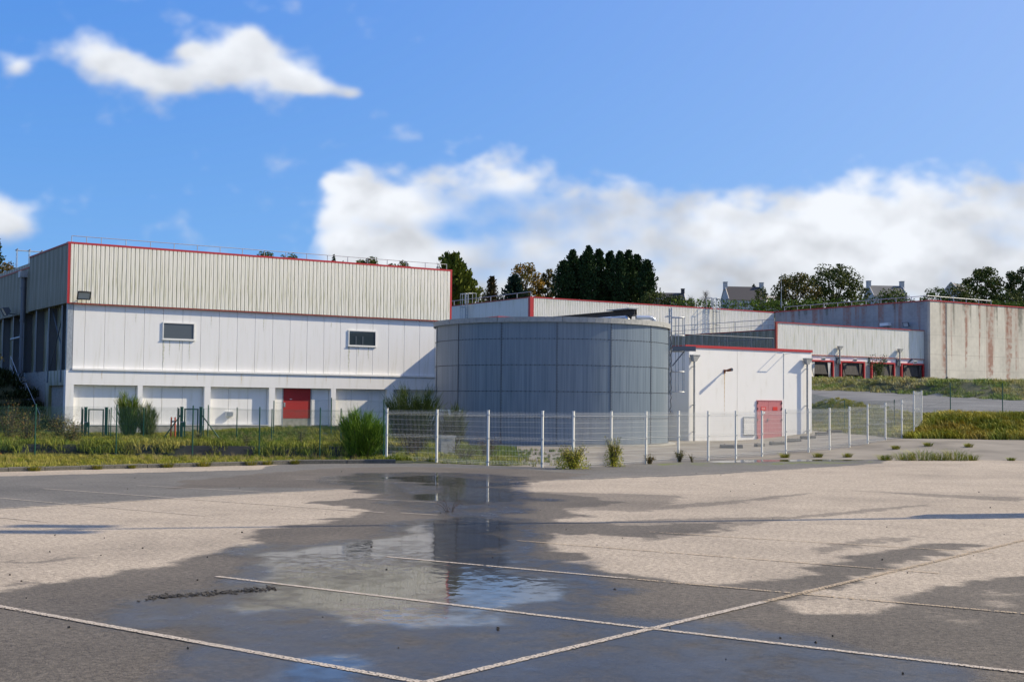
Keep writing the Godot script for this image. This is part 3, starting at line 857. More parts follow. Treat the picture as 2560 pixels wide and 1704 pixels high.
	var srl := part("stair_railing", MB.new().path(rp2.map(func(p): return p + Vector3(0, .95, 0)), .022, 6).path(rp2.map(func(p): return p + Vector3(0, .5, 0)), .016, 6).mesh(), M.galv, o)
	for p in rp2: part("upright", MB.new().tube(p - Vector3(0, .4, 0), p + Vector3(0, .95, 0), .02, .02, 6).mesh(), M.galv, srl)
	for i in 16:
		var z := -71.9 + i * .42
		add.call("stair_tread", bx(15.1, 3.2 - i * .19 - .12, z, 16.05, 3.2 - i * .19, z + .34), M.concrete)
	floodlight("grey floodlight on the red-trimmed corner of the white warehouse", Vector3(16.62, 6.86, zf + .02), Vector3.BACK, .55, 1.1, "", M.black)
	floodlight("dark floodlight on the mossy gable side of the warehouse", Vector3(15.98, 6.62, -73.9), Vector3.LEFT, .5, 1.3)
	# steel frames standing on the lower roof behind
	var fr := thing("roof_frame", "row of thin steel frames standing on the roof at the far left", "frame", Vector3(16.3, 8.9, -75.4))
	for i in 5:
		var x := i * .66
		part("portal", MB.new().tube(Vector3(x, 0, -.12), Vector3(x, 1.36, -.12), .016).tube(Vector3(x, 0, .12), Vector3(x, 1.36, .12), .016).tube(Vector3(x, 1.36, -.2), Vector3(x, 1.40, .22), .03).mesh(), M.galv, fr)
	part("purlin", MB.new().tube(Vector3(-.1, 1.32, 0), Vector3(4.4, 1.32, 0), .03).mesh(), M.galv, fr)

func run_mark(parent: Node, called: String, x: float, y0: float, y1: float, w: float, z: float, m: Material) -> void:
	# a narrow run of dirt down a wall, its edges wandering
	var mb := MB.new()
	var n := int((y0 - y1) / .06) + 2
	var ph := rng.randf() * 6.0
	for i in n:
		var a := float(i) / n
		var b := float(i + 1) / n
		var wa := w * (1.0 - a * a) * (.7 + .3 * sin(i * 1.9 + ph))
		var wb := w * (1.0 - b * b) * (.7 + .3 * sin((i + 1) * 1.9 + ph))
		var ca := x + w * .3 * sin(i * .7 + ph)
		var cb := x + w * .3 * sin((i + 1) * .7 + ph)
		mb.quad(Vector3(ca - wa, lerpf(y0, y1, a), z), Vector3(ca + wa, lerpf(y0, y1, a), z), Vector3(cb + wb, lerpf(y0, y1, b), z), Vector3(cb - wb, lerpf(y0, y1, b), z), Vector3.BACK)
	part(called, mb.mesh(), m, parent)

func annex() -> void:
	var o := thing("annex", "low white annex with red edge half hidden behind the steel tank", "building", Vector3(41.5, 0, -60.4))
	part("wall", MB.new().box(Vector3(-3.1, -.2, -8.0), Vector3(3.2, 6.1, -.08)).mesh(), M.white, o)
	cladding(o, Vector3(-3.1, 6.1, -.06), Vector3.RIGHT, Vector3.BACK, 6.3, .62, 5, .21, .065, M.clad_far)
	part("red_coping", bx(-3.2, 6.721, -8.0, 3.3, 6.80, .02), M.red, o)
	part("roof", bx(-3.08, 6.62, -7.98, 3.18, 6.70, -.09), M.roof_felt, o)
	panels(o, "wall_panel", Vector3(-3.1, 0, -.078), Vector3.RIGHT, Vector3.BACK, every(.01, 6.29, 6), 6.08, .05, M.white)

# ------------------------------------------------------------------ the round steel tank

func tank() -> void:
	var R := 5.85
	var c := Vector3(37.55, 0.0, -54.15)
	var o := thing("water_tank", "big round tank of bolted blue-grey steel sheets", "tank", c)
	var n := 14
	var seam := atan2(.839, -.545) - .008    # a seam faces the photographer
	var ys := [0.18, 1.38, 2.60, 3.815, 5.02, 5.86]
	part("foundation", MB.new().tube(Vector3(0, -.3, 0), Vector3(0, .16, 0), R + .35, R + .35, 56).mesh(), M.concrete, o)
	part("inner_shell", MB.new().tube(Vector3(0, .1, 0), Vector3(0, 5.9, 0), R - .16, R - .16, 64, false).mesh(), M.galv_dark, o)
	for k in 5:
		var mb := MB.new()
		var da := TAU / n
		var off := .006 * (k % 2)
		for i in 8:
			var a0 := da * i / 8.0 + (.0012 if i == 0 else 0.0)
			var a1 := da * (i + 1) / 8.0 - (.0012 if i == 7 else 0.0)
			var p0 := Vector3(cos(a0), 0, sin(a0))
			var p1 := Vector3(cos(a1), 0, sin(a1))
			var b: int = mb.v.size()
			for q in [[p0, ys[k] + .006], [p1, ys[k] + .006], [p1, ys[k + 1] - .006], [p0, ys[k + 1] - .006]]:
				var ang: float = atan2(q[0].z, q[0].x)
				var mid := da / 2.0
				var chord := cos(mid) / cos(ang - mid)
				mb.v.append(q[0] * (R + off) * lerpf(1.0, chord, .2) + Vector3.UP * q[1])
				mb.n.append(Vector3(cos(lerpf(ang, mid, .2)), 0, sin(lerpf(ang, mid, .2))))
			mb.ix.append_array(PackedInt32Array([b, b + 1, b + 2, b, b + 2, b + 3]))
		var sheet := mb.mesh()
		for i in n: part("steel_sheet", sheet, M.tank, o, Transform3D(Basis(Vector3.UP, -(seam + da * i)), Vector3.ZERO))
	var strip := MB.new().box(Vector3(R + .004, .18, -.05), Vector3(R + .022, 5.86, .05)).mesh()
	var bolt := MB.new()
	for i in n:
		var b := Basis(Vector3.UP, -(seam + TAU / n * i))
		part("lap_strip", MB.new().box(Vector3(R + .004, .18, -.012), Vector3(R + .020, 5.86, .012)).mesh(), M.galv_dark, o, Transform3D(b, Vector3.ZERO))
		for y in 46:
			for s in [-.035]:
				bolt.obox(Transform3D(b, b * Vector3(R + .018, .24 + y * .1215, s)), Vector3(.024, .03, .034))
	for k in range(1, 5):
		for i in 168:
			var ang := TAU / 168 * (i + .5)
			var inn := fmod(ang, TAU / n) - PI / n
			var rad := R * lerpf(1.0, cos(PI / n) / cos(inn), .2)
			var b := Basis(Vector3.UP, -(seam + ang))
			bolt.obox(Transform3D(b, b * Vector3(rad + .012, ys[k], 0)), Vector3(.03, .03, .04))
	var bl := part("bolts", bolt.mesh(), M.black, o)
	bl.set_meta("kind", "stuff")
	# eaves ring and low roof
	for i in 12:
		var e := MB.new()
		for k in 8:
			var a0 := TAU / 12 * (i + k / 8.0) + .001
			var a1 := TAU / 12 * (i + (k + 1) / 8.0) - (.003 if k == 7 else 0.0)
			var p0 := Vector3(cos(a0), 0, sin(a0))
			var p1 := Vector3(cos(a1), 0, sin(a1))
			var nn := (p0 + p1).normalized()
			var u := Vector3.UP
			e.quad(p0 * (R + .10) + u * 5.78, p1 * (R + .10) + u * 5.78, p1 * (R + .10) + u * 6.02, p0 * (R + .10) + u * 6.02, nn)
			e.quad(p0 * (R + .10) + u * 5.78, p1 * (R + .10) + u * 5.78, p1 * (R - .02) + u * 5.80, p0 * (R - .02) + u * 5.80, Vector3.DOWN)
			e.quad(p0 * (R + .10) + u * 6.02, p1 * (R + .10) + u * 6.02, p1 * (R - .2) + u * 6.03, p0 * (R - .2) + u * 6.03, Vector3.UP)
		part("eaves_cap", e.mesh(), M.cap, o)
	var roof := MB.new()
	for i in 56:
		var a0 := TAU * i / 56
		var a1 := TAU * (i + 1) / 56
		roof.tri(Vector3(0, 6.05, 0), Vector3(cos(a0) * (R - .15), 5.98, sin(a0) * (R - .15)), Vector3(cos(a1) * (R - .15), 5.98, sin(a1) * (R - .15)), Vector3.UP)
	part("roof", roof.mesh(), M.galv, o)
	# pipe bridge from the tank roof to the annex
	var pb := thing("pipe_bridge", "black steel beam with silver pipes crossing the tank roof", "pipework", Vector3(40.85, 6.05, -51.4))
	part("beam", MB.new().box(Vector3(-.30, .42, -9.0), Vector3(-.06, .46, 0)).box(Vector3(-.30, .68, -9.0), Vector3(-.06, .72, 0)).box(Vector3(-.20, .46, -9.0), Vector3(-.16, .68, 0)).mesh(), M.black, pb)
	part("side_plate", bx(-.05, .40, -8.95, -.03, .74, -.03), M.black, pb)
	part("cable_tray", MB.new().box(Vector3(-.62, .74, -1.8), Vector3(-.05, .78, .1)).tube(Vector3(-.7, .84, .0), Vector3(.05, .84, .0), .02).mesh(), M.galv, pb)
	for z in [-.4, -3.4]: part("leg", bx(-.26, -.08, z - .06, -.10, .42, z + .06), M.black, pb)
	var el := []
	for i in 7:
		var a := PI / 2 * i / 6.0
		el.append(Vector3(-.52, .34 - .25 + .25 * cos(a), -.35 + .25 * sin(a)))
	part("pipe", MB.new().tube(Vector3(-.52, .34, -8.9), Vector3(-.52, .34, -.35), .10, .10, 12).path(el, .10, 12).tube(el[-1], Vector3(-.52, -.1, -.10), .10, .10, 12).mesh(), M.steel, pb)
	var el2 := [Vector3(-.2, .33, .12), Vector3(.5, .33, .32), Vector3(.66, .30, .36), Vector3(.74, .22, .38), Vector3(.76, .10, .39), Vector3(.76, -.12, .39)]
	part("pipe", MB.new().path(el2, .10, 12).mesh(), M.steel, pb)
	part("valve", MB.new().tube(Vector3(.05, -.1, .05), Vector3(.05, .30, .05), .07, .09, 10).tube(Vector3(.05, .2, .05), Vector3(.05, .25, .05), .14, .14, 10).mesh(), M.steel, pb)
	var vent := thing("roof_vent", "small rusty vent cowl on the tank roof near the ladder", "vent", c + Vector3(5.0, 6.03, 2.3))
	part("stack", MB.new().tube(Vector3(0, -.1, 0), Vector3(0, .08, 0), .06, .06, 8).mesh(), M.rust, vent)
	part("cowl", MB.new().tube(Vector3(0, .08, 0), Vector3(0, .2, 0), .13, .04, 8).mesh(), M.rust, vent)
	# caged ladder on the right-hand side
	var u := Vector3(CY, 0, SY).rotated(Vector3.UP, .10)
	var t := Vector3.UP.cross(u).normalized()
	var lb := Basis(t, Vector3.UP, u)
	var ld := thing("cage_ladder", "galvanised ladder with safety cage on the right of the tank", "ladder", c + u * (R + .22))
	ld.basis = lb
	for s in [-.22, .22]: part("stringer", bx(s - .025, 2.55, -.03, s + .025, 6.95, .03), M.galv, ld)
	for i in 16: part("rung", MB.new().tube(Vector3(-.22, 2.75 + i * .27, 0), Vector3(.22, 2.75 + i * .27, 0), .015, .015, 6).mesh(), M.galv, ld)
	for y in [2.65, 3.5, 4.75, 5.6, 6.5]:
		part("wall_bracket", MB.new().box(Vector3(-.24, y, -.24), Vector3(-.20, y + .05, -.03)).box(Vector3(.20, y, -.24), Vector3(.24, y + .05, -.03)).mesh(), M.galv, ld)
	for y in [2.70, 3.72, 4.75, 5.55, 6.47]:
		var hoop := []
		for i in 13:
			var a := -PI * .5 + PI * i / 12.0
			hoop.append(Vector3(.36 * sin(a), y, .12 + .62 * cos(a)))
		part("hoop", MB.new().path([Vector3(-.22, y, 0)] + hoop + [Vector3(.22, y, 0)], .028, 6).mesh(), plain(lin(.50, .52, .53), .4, .5), ld)
	for a in [-1.2, -.45, .45, 1.2]:
		part("cage_bar", MB.new().box(Vector3(.36 * sin(a) - .025, 2.68, .12 + .62 * cos(a) - .012), Vector3(.36 * sin(a) + .025, 6.5, .12 + .62 * cos(a) + .012)).mesh(), M.galv, ld)
	part("platform", MB.new().box(Vector3(-.5, 4.95, .0), Vector3(-.30, 5.0, 1.2)).box(Vector3(-.5, 4.75, 0), Vector3(-.46, 4.95, 1.2)).tube(Vector3(-.4, 4.0, .02), Vector3(-.4, 4.9, .75), .03).mesh(), M.galv_dark, ld)
	var hose := thing("cable", "thin dark cable hanging down the right edge of the tank", "cable", c)
	var hp := []
	var hu := Vector3(CY, 0, SY).rotated(Vector3.UP, -.12)
	for i in 28: hp.append(hu * (R + .10 + .04 * sin(i * 2.1)) + Vector3.UP * (5.7 - i * .15) + t * .05 * sin(i * 1.3))
	part("cable_run", MB.new().path(hp, .018, 5).mesh(), M.black, hose)

# ------------------------------------------------------------------ pump house

func pump_house() -> void:
	var o := thing("pump_house", "plain white pump house with flat roof and red edge", "building", Vector3(51.4, 0.1, -54.28))
	var x0 := 46.74 - 51.4
	var x1 := 56.0 - 51.4
	part("wall", MB.new().box(Vector3(x0, -.3, -8.0), Vector3(x1, 5.0, -.12)).mesh(), M.render, o)
	for c in [[x0, 50.19 - 51.4], [50.20 - 51.4, 53.75 - 51.4], [53.76 - 51.4, x1]]:
		part("front_panel", bx(c[0] + .006, -.05, -.118, c[1] - .006, 5.05, 0), M.render, o)
	part("side_panel", bx(x0 - .002 - .05, -.05, -7.9, x0 - .002, 5.05, -.002), M.render, o)
	part("red_coping", MB.new().box(Vector3(x0 - .34, 5.06, -.25), Vector3(x1 + .03, 5.20, .05)).box(Vector3(x0 - .08, 5.06, -8.0), Vector3(x0 + .2, 5.20, -.252)).mesh(), M.red, o)
	part("roof", bx(x0, 5.0, -7.98, x1, 5.08, -.26), M.roof_felt, o)
	# double door with signs
	var d0 := 51.70 - 51.4
	var d1 := 53.54 - 51.4
	var dm := 52.53 - 51.4
	var door := part("double_door", MB.new().box(Vector3(d0 - .04, .02, .002), Vector3(d0, 2.26, .05)).box(Vector3(d1, .02, .002), Vector3(d1 + .04, 2.26, .05)).box(Vector3(d0 - .04, 2.22, .052), Vector3(d1 + .04, 2.26, .06)).mesh(), M.pink, o)
	var leaf_l := part("door_leaf", bx(d0 + .004, .03, .002, dm - .006, 2.218, .04), M.pink, door)
	var leaf_r := part("door_leaf", bx(dm + .006, .03, .002, d1 - .004, 2.218, .04), M.pink, door)
	part("lever_handle", MB.new().box(Vector3(dm - .09, 1.06, .04), Vector3(dm - .04, 1.24, .055)).tube(Vector3(dm - .065, 1.18, .05), Vector3(dm - .065, 1.18, .11), .012).tube(Vector3(dm - .065, 1.18, .11), Vector3(dm + .08, 1.18, .11), .012).mesh(), M.galv_dark, leaf_l)
	for y in [.12, 1.10, 1.72, 2.05]:
		part("hinge", bx(d0 - .035, y, .05, d0 + .01, y + .12, .075), M.black, leaf_l)
		part("hinge", bx(d1 - .01, y, .05, d1 + .035, y + .12, .075), M.black, leaf_r)
	var sg := plain(lin(.62, .03, .02), .5)
	var wt := plain(lin(.75, .6, .55), .5)
	for s in [[51.95, 52.32], [52.86, 53.22]]:
		var sp := part("red_sign", bx(s[0] - 51.4, 1.68, .04, s[1] - 51.4, 1.89, .052), sg, door)
		if s[0] < 52.5:
			for q in [[.04, .13], [.15, .31]]: part("lettering", bx(s[0] - 51.4 + q[0], 1.815, .052, s[0] - 51.4 + q[1], 1.845, .055), wt, sp)
			for q in [[.05, .10], [.12, .20], [.22, .32]]: part("lettering", bx(s[0] - 51.4 + q[0], 1.735, .052, s[0] - 51.4 + q[1], 1.765, .055), wt, sp)
	part("paper_notice", bx(52.14 - 51.4, 1.50, .042, 52.27 - 51.4, 1.62, .05), M.white, leaf_l)
	# vent grille
	var v0 := 50.66 - 51.4
	var v1 := 51.50 - 51.4
	var vent := part("vent_grille", MB.new().box(Vector3(v0 - .03, .30, .002), Vector3(v0, 1.32, .06)).box(Vector3(v1, .30, .002), Vector3(v1 + .03, 1.32, .06)).box(Vector3(v0, .30, .002), Vector3(v1, .33, .06)).box(Vector3(v0, 1.29, .002), Vector3(v1, 1.32, .06)).mesh(), M.galv, o)
	part("backing", bx(v0, .33, .001, v1, 1.29, .008), M.galv_dark, vent)
	for i in 15:
		part("louvre", MB.new().obox(Transform3D(Basis(Vector3.RIGHT, -.7), Vector3((v0 + v1) / 2, .365 + i * .0635, .033)), Vector3(v1 - v0 - .004, .052, .008)).mesh(), M.white, vent)
	downpipe(o, Vector3(46.92 - 51.4, 0, .17), -.02, 4.30, .055, M.cap)
	downpipe(o, Vector3(55.46 - 51.4, 0, .17), -.02, 4.35, .055, M.cap)
	part("expansion_strip", bx(53.735 - 51.4, 2.35, .001, 53.775 - 51.4, 5.0, .012), M.galv, o)
	part("wall_bracket", MB.new().path([Vector3(53.86 - 51.4, 4.92, .02), Vector3(53.86 - 51.4, 4.92, .5), Vector3(53.16 - 51.4, 4.92, .5), Vector3(53.16 - 51.4, 4.92, .02)], .018, 6).mesh(), M.white, o)
	railing(o, [Vector3(-3.4, 5.08, -2.7), Vector3(-1.4, 5.08, -2.7), Vector3(.5, 5.08, -2.7), Vector3(2.4, 5.08, -2.7), Vector3(4.2, 5.08, -2.7)], .88, .025, M.galv_dark)
	railing(o, [Vector3(4.35, 5.08, -7.7), Vector3(4.35, 5.08, -5.0), Vector3(4.35, 5.08, -2.9)], .88, .025, M.galv_dark)
	# rusty lamp arm and the rust run below it
	var lamp := thing("wall_lamp", "rusty wall lamp sticking out of the white pump house", "lamp", Vector3(49.25, 3.92, -54.28))
	part("wall_plate", bx(-.06, -.10, 0, .06, .10, .03), M.rust, lamp)
	part("arm", MB.new().tube(Vector3(0, .02, .02), Vector3(0, .06, .26), .045, .045, 8).mesh(), M.rust, lamp)
	part("head", MB.new().tube(Vector3(0, .04, .24), Vector3(0, .09, .60), .065, .095, 10).mesh(), M.rust, lamp)
	part("lens", MB.new().tube(Vector3(0, .09, .60), Vector3(0, .091, .61), .075, .07, 10).mesh(), M.glass, lamp)
	var run := MB.new()
	for i in 26:
		var y0 := 3.72 - i * .09
		var w0 := .028 * (1.0 - i / 30.0) + .006 * sin(i * 2.3)
		var w1 := .028 * (1.0 - (i + 1) / 30.0) + .006 * sin((i + 1) * 2.3)
		run.quad(Vector3(49.25 - 51.4 - w0, y0, .0035), Vector3(49.25 - 51.4 + w0, y0, .0035), Vector3(49.25 - 51.4 + w1, y0 - .09, .0035), Vector3(49.25 - 51.4 - w1, y0 - .09, .0035), Vector3.BACK)
	part("rust_run", run.mesh(), plain(lin(.60, .44, .24), .9), o)
	var tk := thing("roof_tap", "pale pipe stub on the ground between tank and pump house", "pipe", Vector3(46.0, .1, -55.0))
	part("pipe_run", MB.new().tube(Vector3(-1.6, 1.5, -.6), Vector3(.6, 1.5, -.6), .12, .12, 12).tube(Vector3(-.8, 0, -.6), Vector3(-.8, 1.5, -.6), .08, .08, 10).mesh(), M.galv, tk)
	part("flange", MB.new().tube(Vector3(.1, 1.5, -.6), Vector3(.18, 1.5, -.6), .18, .18, 12).mesh(), M.galv_dark, tk)

# ------------------------------------------------------------------ buildings further back

func far_hall() -> void:
	var o := thing("storage_hall", "high ribbed white hall with red corner behind the tank", "warehouse", Vector3(84.0, 3.5, -103.1))
	var x0 := 68.97 - 84.0
	var x1 := 100.7 - 84.0
	part("core_wall", bx(x0 + .08, -2.0, -40.0, x1, 8.55, -.08), M.white, o)
	part("roof", bx(x0 + .05, 8.551, -40.0, x1, 8.60, -.1), M.roof_felt, o)
	cladding(o, Vector3(x0 + .04, 2.4, -.06), Vector3.RIGHT, Vector3.BACK, x1 - x0 - .06, 6.22, 5, .21, .065, M.clad_far)
	cladding(o, Vector3(x0 + .06, 2.4, -40.0), Vector3.BACK, Vector3.LEFT, 39.94, 6.22, 5, .21, .065, M.clad_far)
	part("red_coping", bx(x0 - .03, 8.61, -.35, x1, 8.71, .03), M.red, o)
	part("side_coping", bx(x0 - .03, 8.61, -40.0, x0 + .3, 8.70, -.352), M.red_old, o)
	part("corner_trim", MB.new().box(Vector3(x0 - .025, 2.4, -.3), Vector3(x0 + .38, 8.61, .03)).mesh(), M.red, o)
	var rp := []
	for i in 15: rp.append(Vector3(x0 + .4, 8.6, -.5 - i * 2.4))
	railing(o, rp, .62, .035, M.galv)
	# ladders with cages, on the side and on the front
	for q in [[x0 - .3, -11.2, true], [91.9 - 84.0, .3, false]]:
		var l := part("cage_ladder", MB.new().mesh() if false else MB.new().tube(Vector3(-.22, 3.0, 0), Vector3(-.22, 9.7, 0), .035).tube(Vector3(.22, 3.0, 0), Vector3(.22, 9.7, 0), .035).mesh(), M.galv, o, Transform3D(Basis(Vector3.UP, -PI / 2 if q[2] else 0.0), Vector3(q[0], 0, q[1])))
		for i in 24: part("rung", MB.new().tube(Vector3(-.22, 3.2 + i * .27, 0), Vector3(.22, 3.2 + i * .27, 0), .02, .02, 5).mesh(), M.galv, l)
		for i in 4:
			var y := 5.6 + i * 1.35
			part("hoop", MB.new().path([Vector3(-.22, y, 0), Vector3(-.38, y, .3), Vector3(-.25, y, .62), Vector3(.25, y, .62), Vector3(.38, y, .3), Vector3(.22, y, 0)], .03, 5).mesh(), M.galv, l)
		for x in [-.38, -.2, .2, .38]: part("cage_bar", MB.new().tube(Vector3(x, 5.5, .3 if absf(x) > .3 else .62), Vector3(x, 9.7, .3 if absf(x) > .3 else .62), .022, .022, 5).mesh(), M.galv, l)
		part("landing_guard", MB.new().path([Vector3(-.35, 8.7, 0), Vector3(-.35, 9.75, 0), Vector3(-.35, 9.75, -.9), Vector3(-.35, 8.7, -.9)], .03, 5).path([Vector3(.35, 8.7, 0), Vector3(.35, 9.75, 0), Vector3(.35, 9.75, -.9), Vector3(.35, 8.7, -.9)], .03, 5).mesh(), M.galv, l)
	part("roof_hoop", MB.new().path([Vector3(x0 - .2, 3.3, -3.2), Vector3(x0 - .2, 4.5, -3.2), Vector3(x0 - .2, 4.5, -1.4), Vector3(x0 - .2, 3.3, -1.4)], .04, 5).mesh(), M.galv, o)
	var mast := thing("antenna", "thin radio antenna on the roof of the storage hall", "antenna", W(26.95, 131.0, 12.2))
	part("mast", MB.new().tube(Vector3(0, -.3, 0), Vector3(0, 3.2, 0), .035, .012, 6).mesh(), M.galv, mast)
	part("foot", bx(-.08, -.1, -.08, .08, .3, .08), M.galv_dark, mast)

func dock_building() -> void:
	var o := thing("loading_dock", "white ribbed loading dock building with red framed dock doors", "building", Vector3(91.3, 3.4, -83.18))
	var x0 := 81.5 - 91.3
	var x1 := 101.04 - 91.3
	var gy := 3.4
	part("core_wall", MB.new().box(Vector3(x0 + .06, 2.8, -19.8), Vector3(x1 - .05, 5.2, -.10)).box(Vector3(x0 + 1.2, -.5, -19.8), Vector3(x1 - .02, 2.8, -1.3)).mesh(), M.white, o)
	part("roof", bx(x0 + .06, 5.201, -19.8, x1 - .05, 5.25, -.3), M.roof_felt, o)
	part("parapet_wall", bx(x0 + .06, 5.2, -.14, x1 - .06, 5.95, -.085), M.white, o)
	cladding(o, Vector3(x0 + .03, 3.25, -.07), Vector3.RIGHT, Vector3.BACK, x1 - x0 - .06, 2.68, 5, .20, .035, M.clad_far)
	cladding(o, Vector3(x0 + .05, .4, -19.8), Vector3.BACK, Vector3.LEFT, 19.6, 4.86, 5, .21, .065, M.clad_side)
	part("red_coping", bx(x0 - .03, 5.93, -.3, x1, 5.99, .03), M.red, o)
	part("side_coping", MB.new().box(Vector3(x0 - .02, 5.27, -19.8), Vector3(x0 + .3, 5.35, -.302)).mesh(), M.red_old, o)
	part("corner_trim", bx(x0 - .03, .4, -.16, x0 + .12, 5.93, .02), M.red_old, o)
	part("end_trim", bx(x1 - .13, 3.23, -.2, x1, 5.93, .02), M.red, o)
	part("drip_trim", bx(x0 + .12, 3.20, -.12, x1 - .13, 3.248, .015), M.red_old, o)
	var rp := []
	for z in [-19.5, -16.0, -12.5, -9.0, -5.5, -2.0, -.5]: rp.append(Vector3(x0 + .25, 5.25, z))
	railing(o, rp, 1.0, .03, M.galv, true)
	# fascia panels above the doors and concrete piers between them
	panels(o, "fascia_panel", Vector3(0, 2.82, -.55), Vector3.RIGHT, Vector3.BACK, every(x0 + .1, x1 - .2, 14), .40, .1, M.white)
	var door_x := [85.35, 89.40, 93.45, 97.52]
	var ends := [x0 + .1]
	for dx in door_x:
		ends.append(dx - 91.3)
		ends.append(dx - 91.3 + 3.18)
	ends.append(x1 - .25)
	for i in range(0, ends.size(), 2): part("pier", bx(ends[i], -.6, -1.2, ends[i + 1], 2.80, -.10), M.concrete, o)
	part("end_post", bx(x1 - .24, -.6, -.9, x1 - .06, 3.2, -.3), M.galv_dark, o)
	for i in 4:
		var a: float = door_x[i] - 91.3
		var b := a + 3.18
		var d := part("dock_shelter", MB.new().box(Vector3(a, -.6, -.08), Vector3(a + .15, 2.66, .10)).box(Vector3(b - .15, -.6, -.08), Vector3(b, 2.66, .10)).box(Vector3(a, 2.662, -.08), Vector3(b, 2.80, .10)).mesh(), M.red, o)
		part("head_curtain", MB.new().obox(Transform3D(Basis(Vector3.RIGHT, -.10), Vector3((a + b) / 2, 2.10, -.02)), Vector3(b - a - .62, 1.10, .02)).mesh(), M.rubber, d)
		part("head_flap", MB.new().obox(Transform3D(Basis(Vector3.RIGHT, .2), Vector3((a + b) / 2, 2.60, .0)), Vector3(b - a - .42, .16, .02)).mesh(), M.rubber, d)
		for s in [-1.0, 1.0]:
			var sx: float = a + .36 if s < 0 else b - .36
			part("side_curtain", MB.new().obox(Transform3D(Basis(Vector3.UP, s * .5), Vector3(sx, .9, -.10)), Vector3(.32, 3.0, .02)).mesh(), M.rubber, d)
			var fl := MB.new()
			var e: float = sx - s * .42
			fl.tri(Vector3(sx, 2.62, .04), Vector3(e, 2.62, .06), Vector3(e + s * .12, 1.25 + .2 * (i % 2), .09), Vector3(0, .1, 1).normalized())
			fl.tri(Vector3(sx, 2.62, .02), Vector3(sx, 1.35, .04), Vector3(e + s * .12, 1.25 + .2 * (i % 2), .08), Vector3(-s * .6, 0, .8))
			part("torn_flap", fl.mesh(), M.rubber if i > 0 else M.house, d)
		part("dock_door", bx(a + .2, -.6, -1.26, b - .2, 2.66, -1.2), plain(lin(.045, .04, .038), .8), d)
		for k in 3: part("buffer", bx(a + .5 + k * .9, -.3, -.5, a + .75 + k * .9, .2, -.2), M.black, d)
		floodlight("small white dock lamp above the %s red dock door from the left" % ["first", "second", "third", "fourth"][i], Vector3(door_x[i] + 1.5, 6.24, -83.09), Vector3.BACK, .5, .75, "dock lamps", M.white).set_meta("category", "lamp")
	for q in [89.2, 97.2]:
		downpipe(o, Vector3(q - 91.3, 0, .16), 2.5, 3.75, .07, M.cap)
		part("pipe_box", bx(q - .25 - 91.3, 2.55, -.45, q + .15 - 91.3, 3.1, .02), M.galv_dark, o)
	part("pipe_box", bx(93.2 - 91.3, 2.75, -.45, 93.45 - 91.3, 3.18, -.05), M.galv_dark, o)
	part("stay", MB.new().tube(Vector3(98.6 - 91.3, 2.8, -.2), Vector3(99.1 - 91.3, 3.2, 0), .09, .09, 6).mesh(), M.galv_dark, o)

func rust_wall(sd: int, w: int, h: int, base: Color, strength: float) -> ImageTexture:
	# weathered concrete: red-brown algae running down from the coping, grey runs, board marks and tie holes
	var n := noise_grid(w, 4, .020, sd, 5)
	var n_len := noise_grid(w, 4, .035, sd + 1, 3)
	var n_dark := noise_grid(w, 4, .05, sd + 2, 4)
	var fine := noise_grid(w, h, .06, sd + 3, 4)
	var big := noise_grid(w, h, .007, sd + 4, 4)
	var hair := noise_grid(w, 4, .25, sd + 5, 2)
	var im := Image.create(w, h, false, Image.FORMAT_RGB8)
	for j in h:
		var down := float(j) / h
		for i in w:
			var f := fine[j * w + i] / 255.0 - .5
			var b := big[j * w + i] / 255.0 - .5
			var hr := hair[i] / 255.0 - .5
			var c := base * (1.0 + .30 * b + .16 * f + .10 * hr)
			var run := smoothstep(.56, .80, n[i] / 255.0 + .10 * hr) * smoothstep(0.0, .25, .20 + .95 * n_len[i] / 255.0 * n[i] / 255.0 * 1.5 - down + .3 * f)
			run = maxf(run, .8 * smoothstep(.55, .7, n[i] / 255.0 + .2 * hr) * smoothstep(.16, .02, down + .12 * f))
			run *= clampf(.75 + 1.2 * f + b, 0.0, 1.0) * strength
			var dk := smoothstep(.5, .75, n_dark[i] / 255.0 + .2 * hr) * smoothstep(0.0, .3, .34 * n_len[i] / 255.0 + .06 - down + .25 * f)
			c = c.lerp(Color(.085, .085, .06), clampf(dk * .75, 0.0, 1.0))
			c = c.lerp(Color(.30, .125, .08), clampf(run * .82, 0.0, 1.0))
			if j % (h / 3) == h / 3 - 1: c *= .8
			c.a = 1.0
			im.set_pixel(i, j, c.linear_to_srgb())
	return ImageTexture.create_from_image(im)

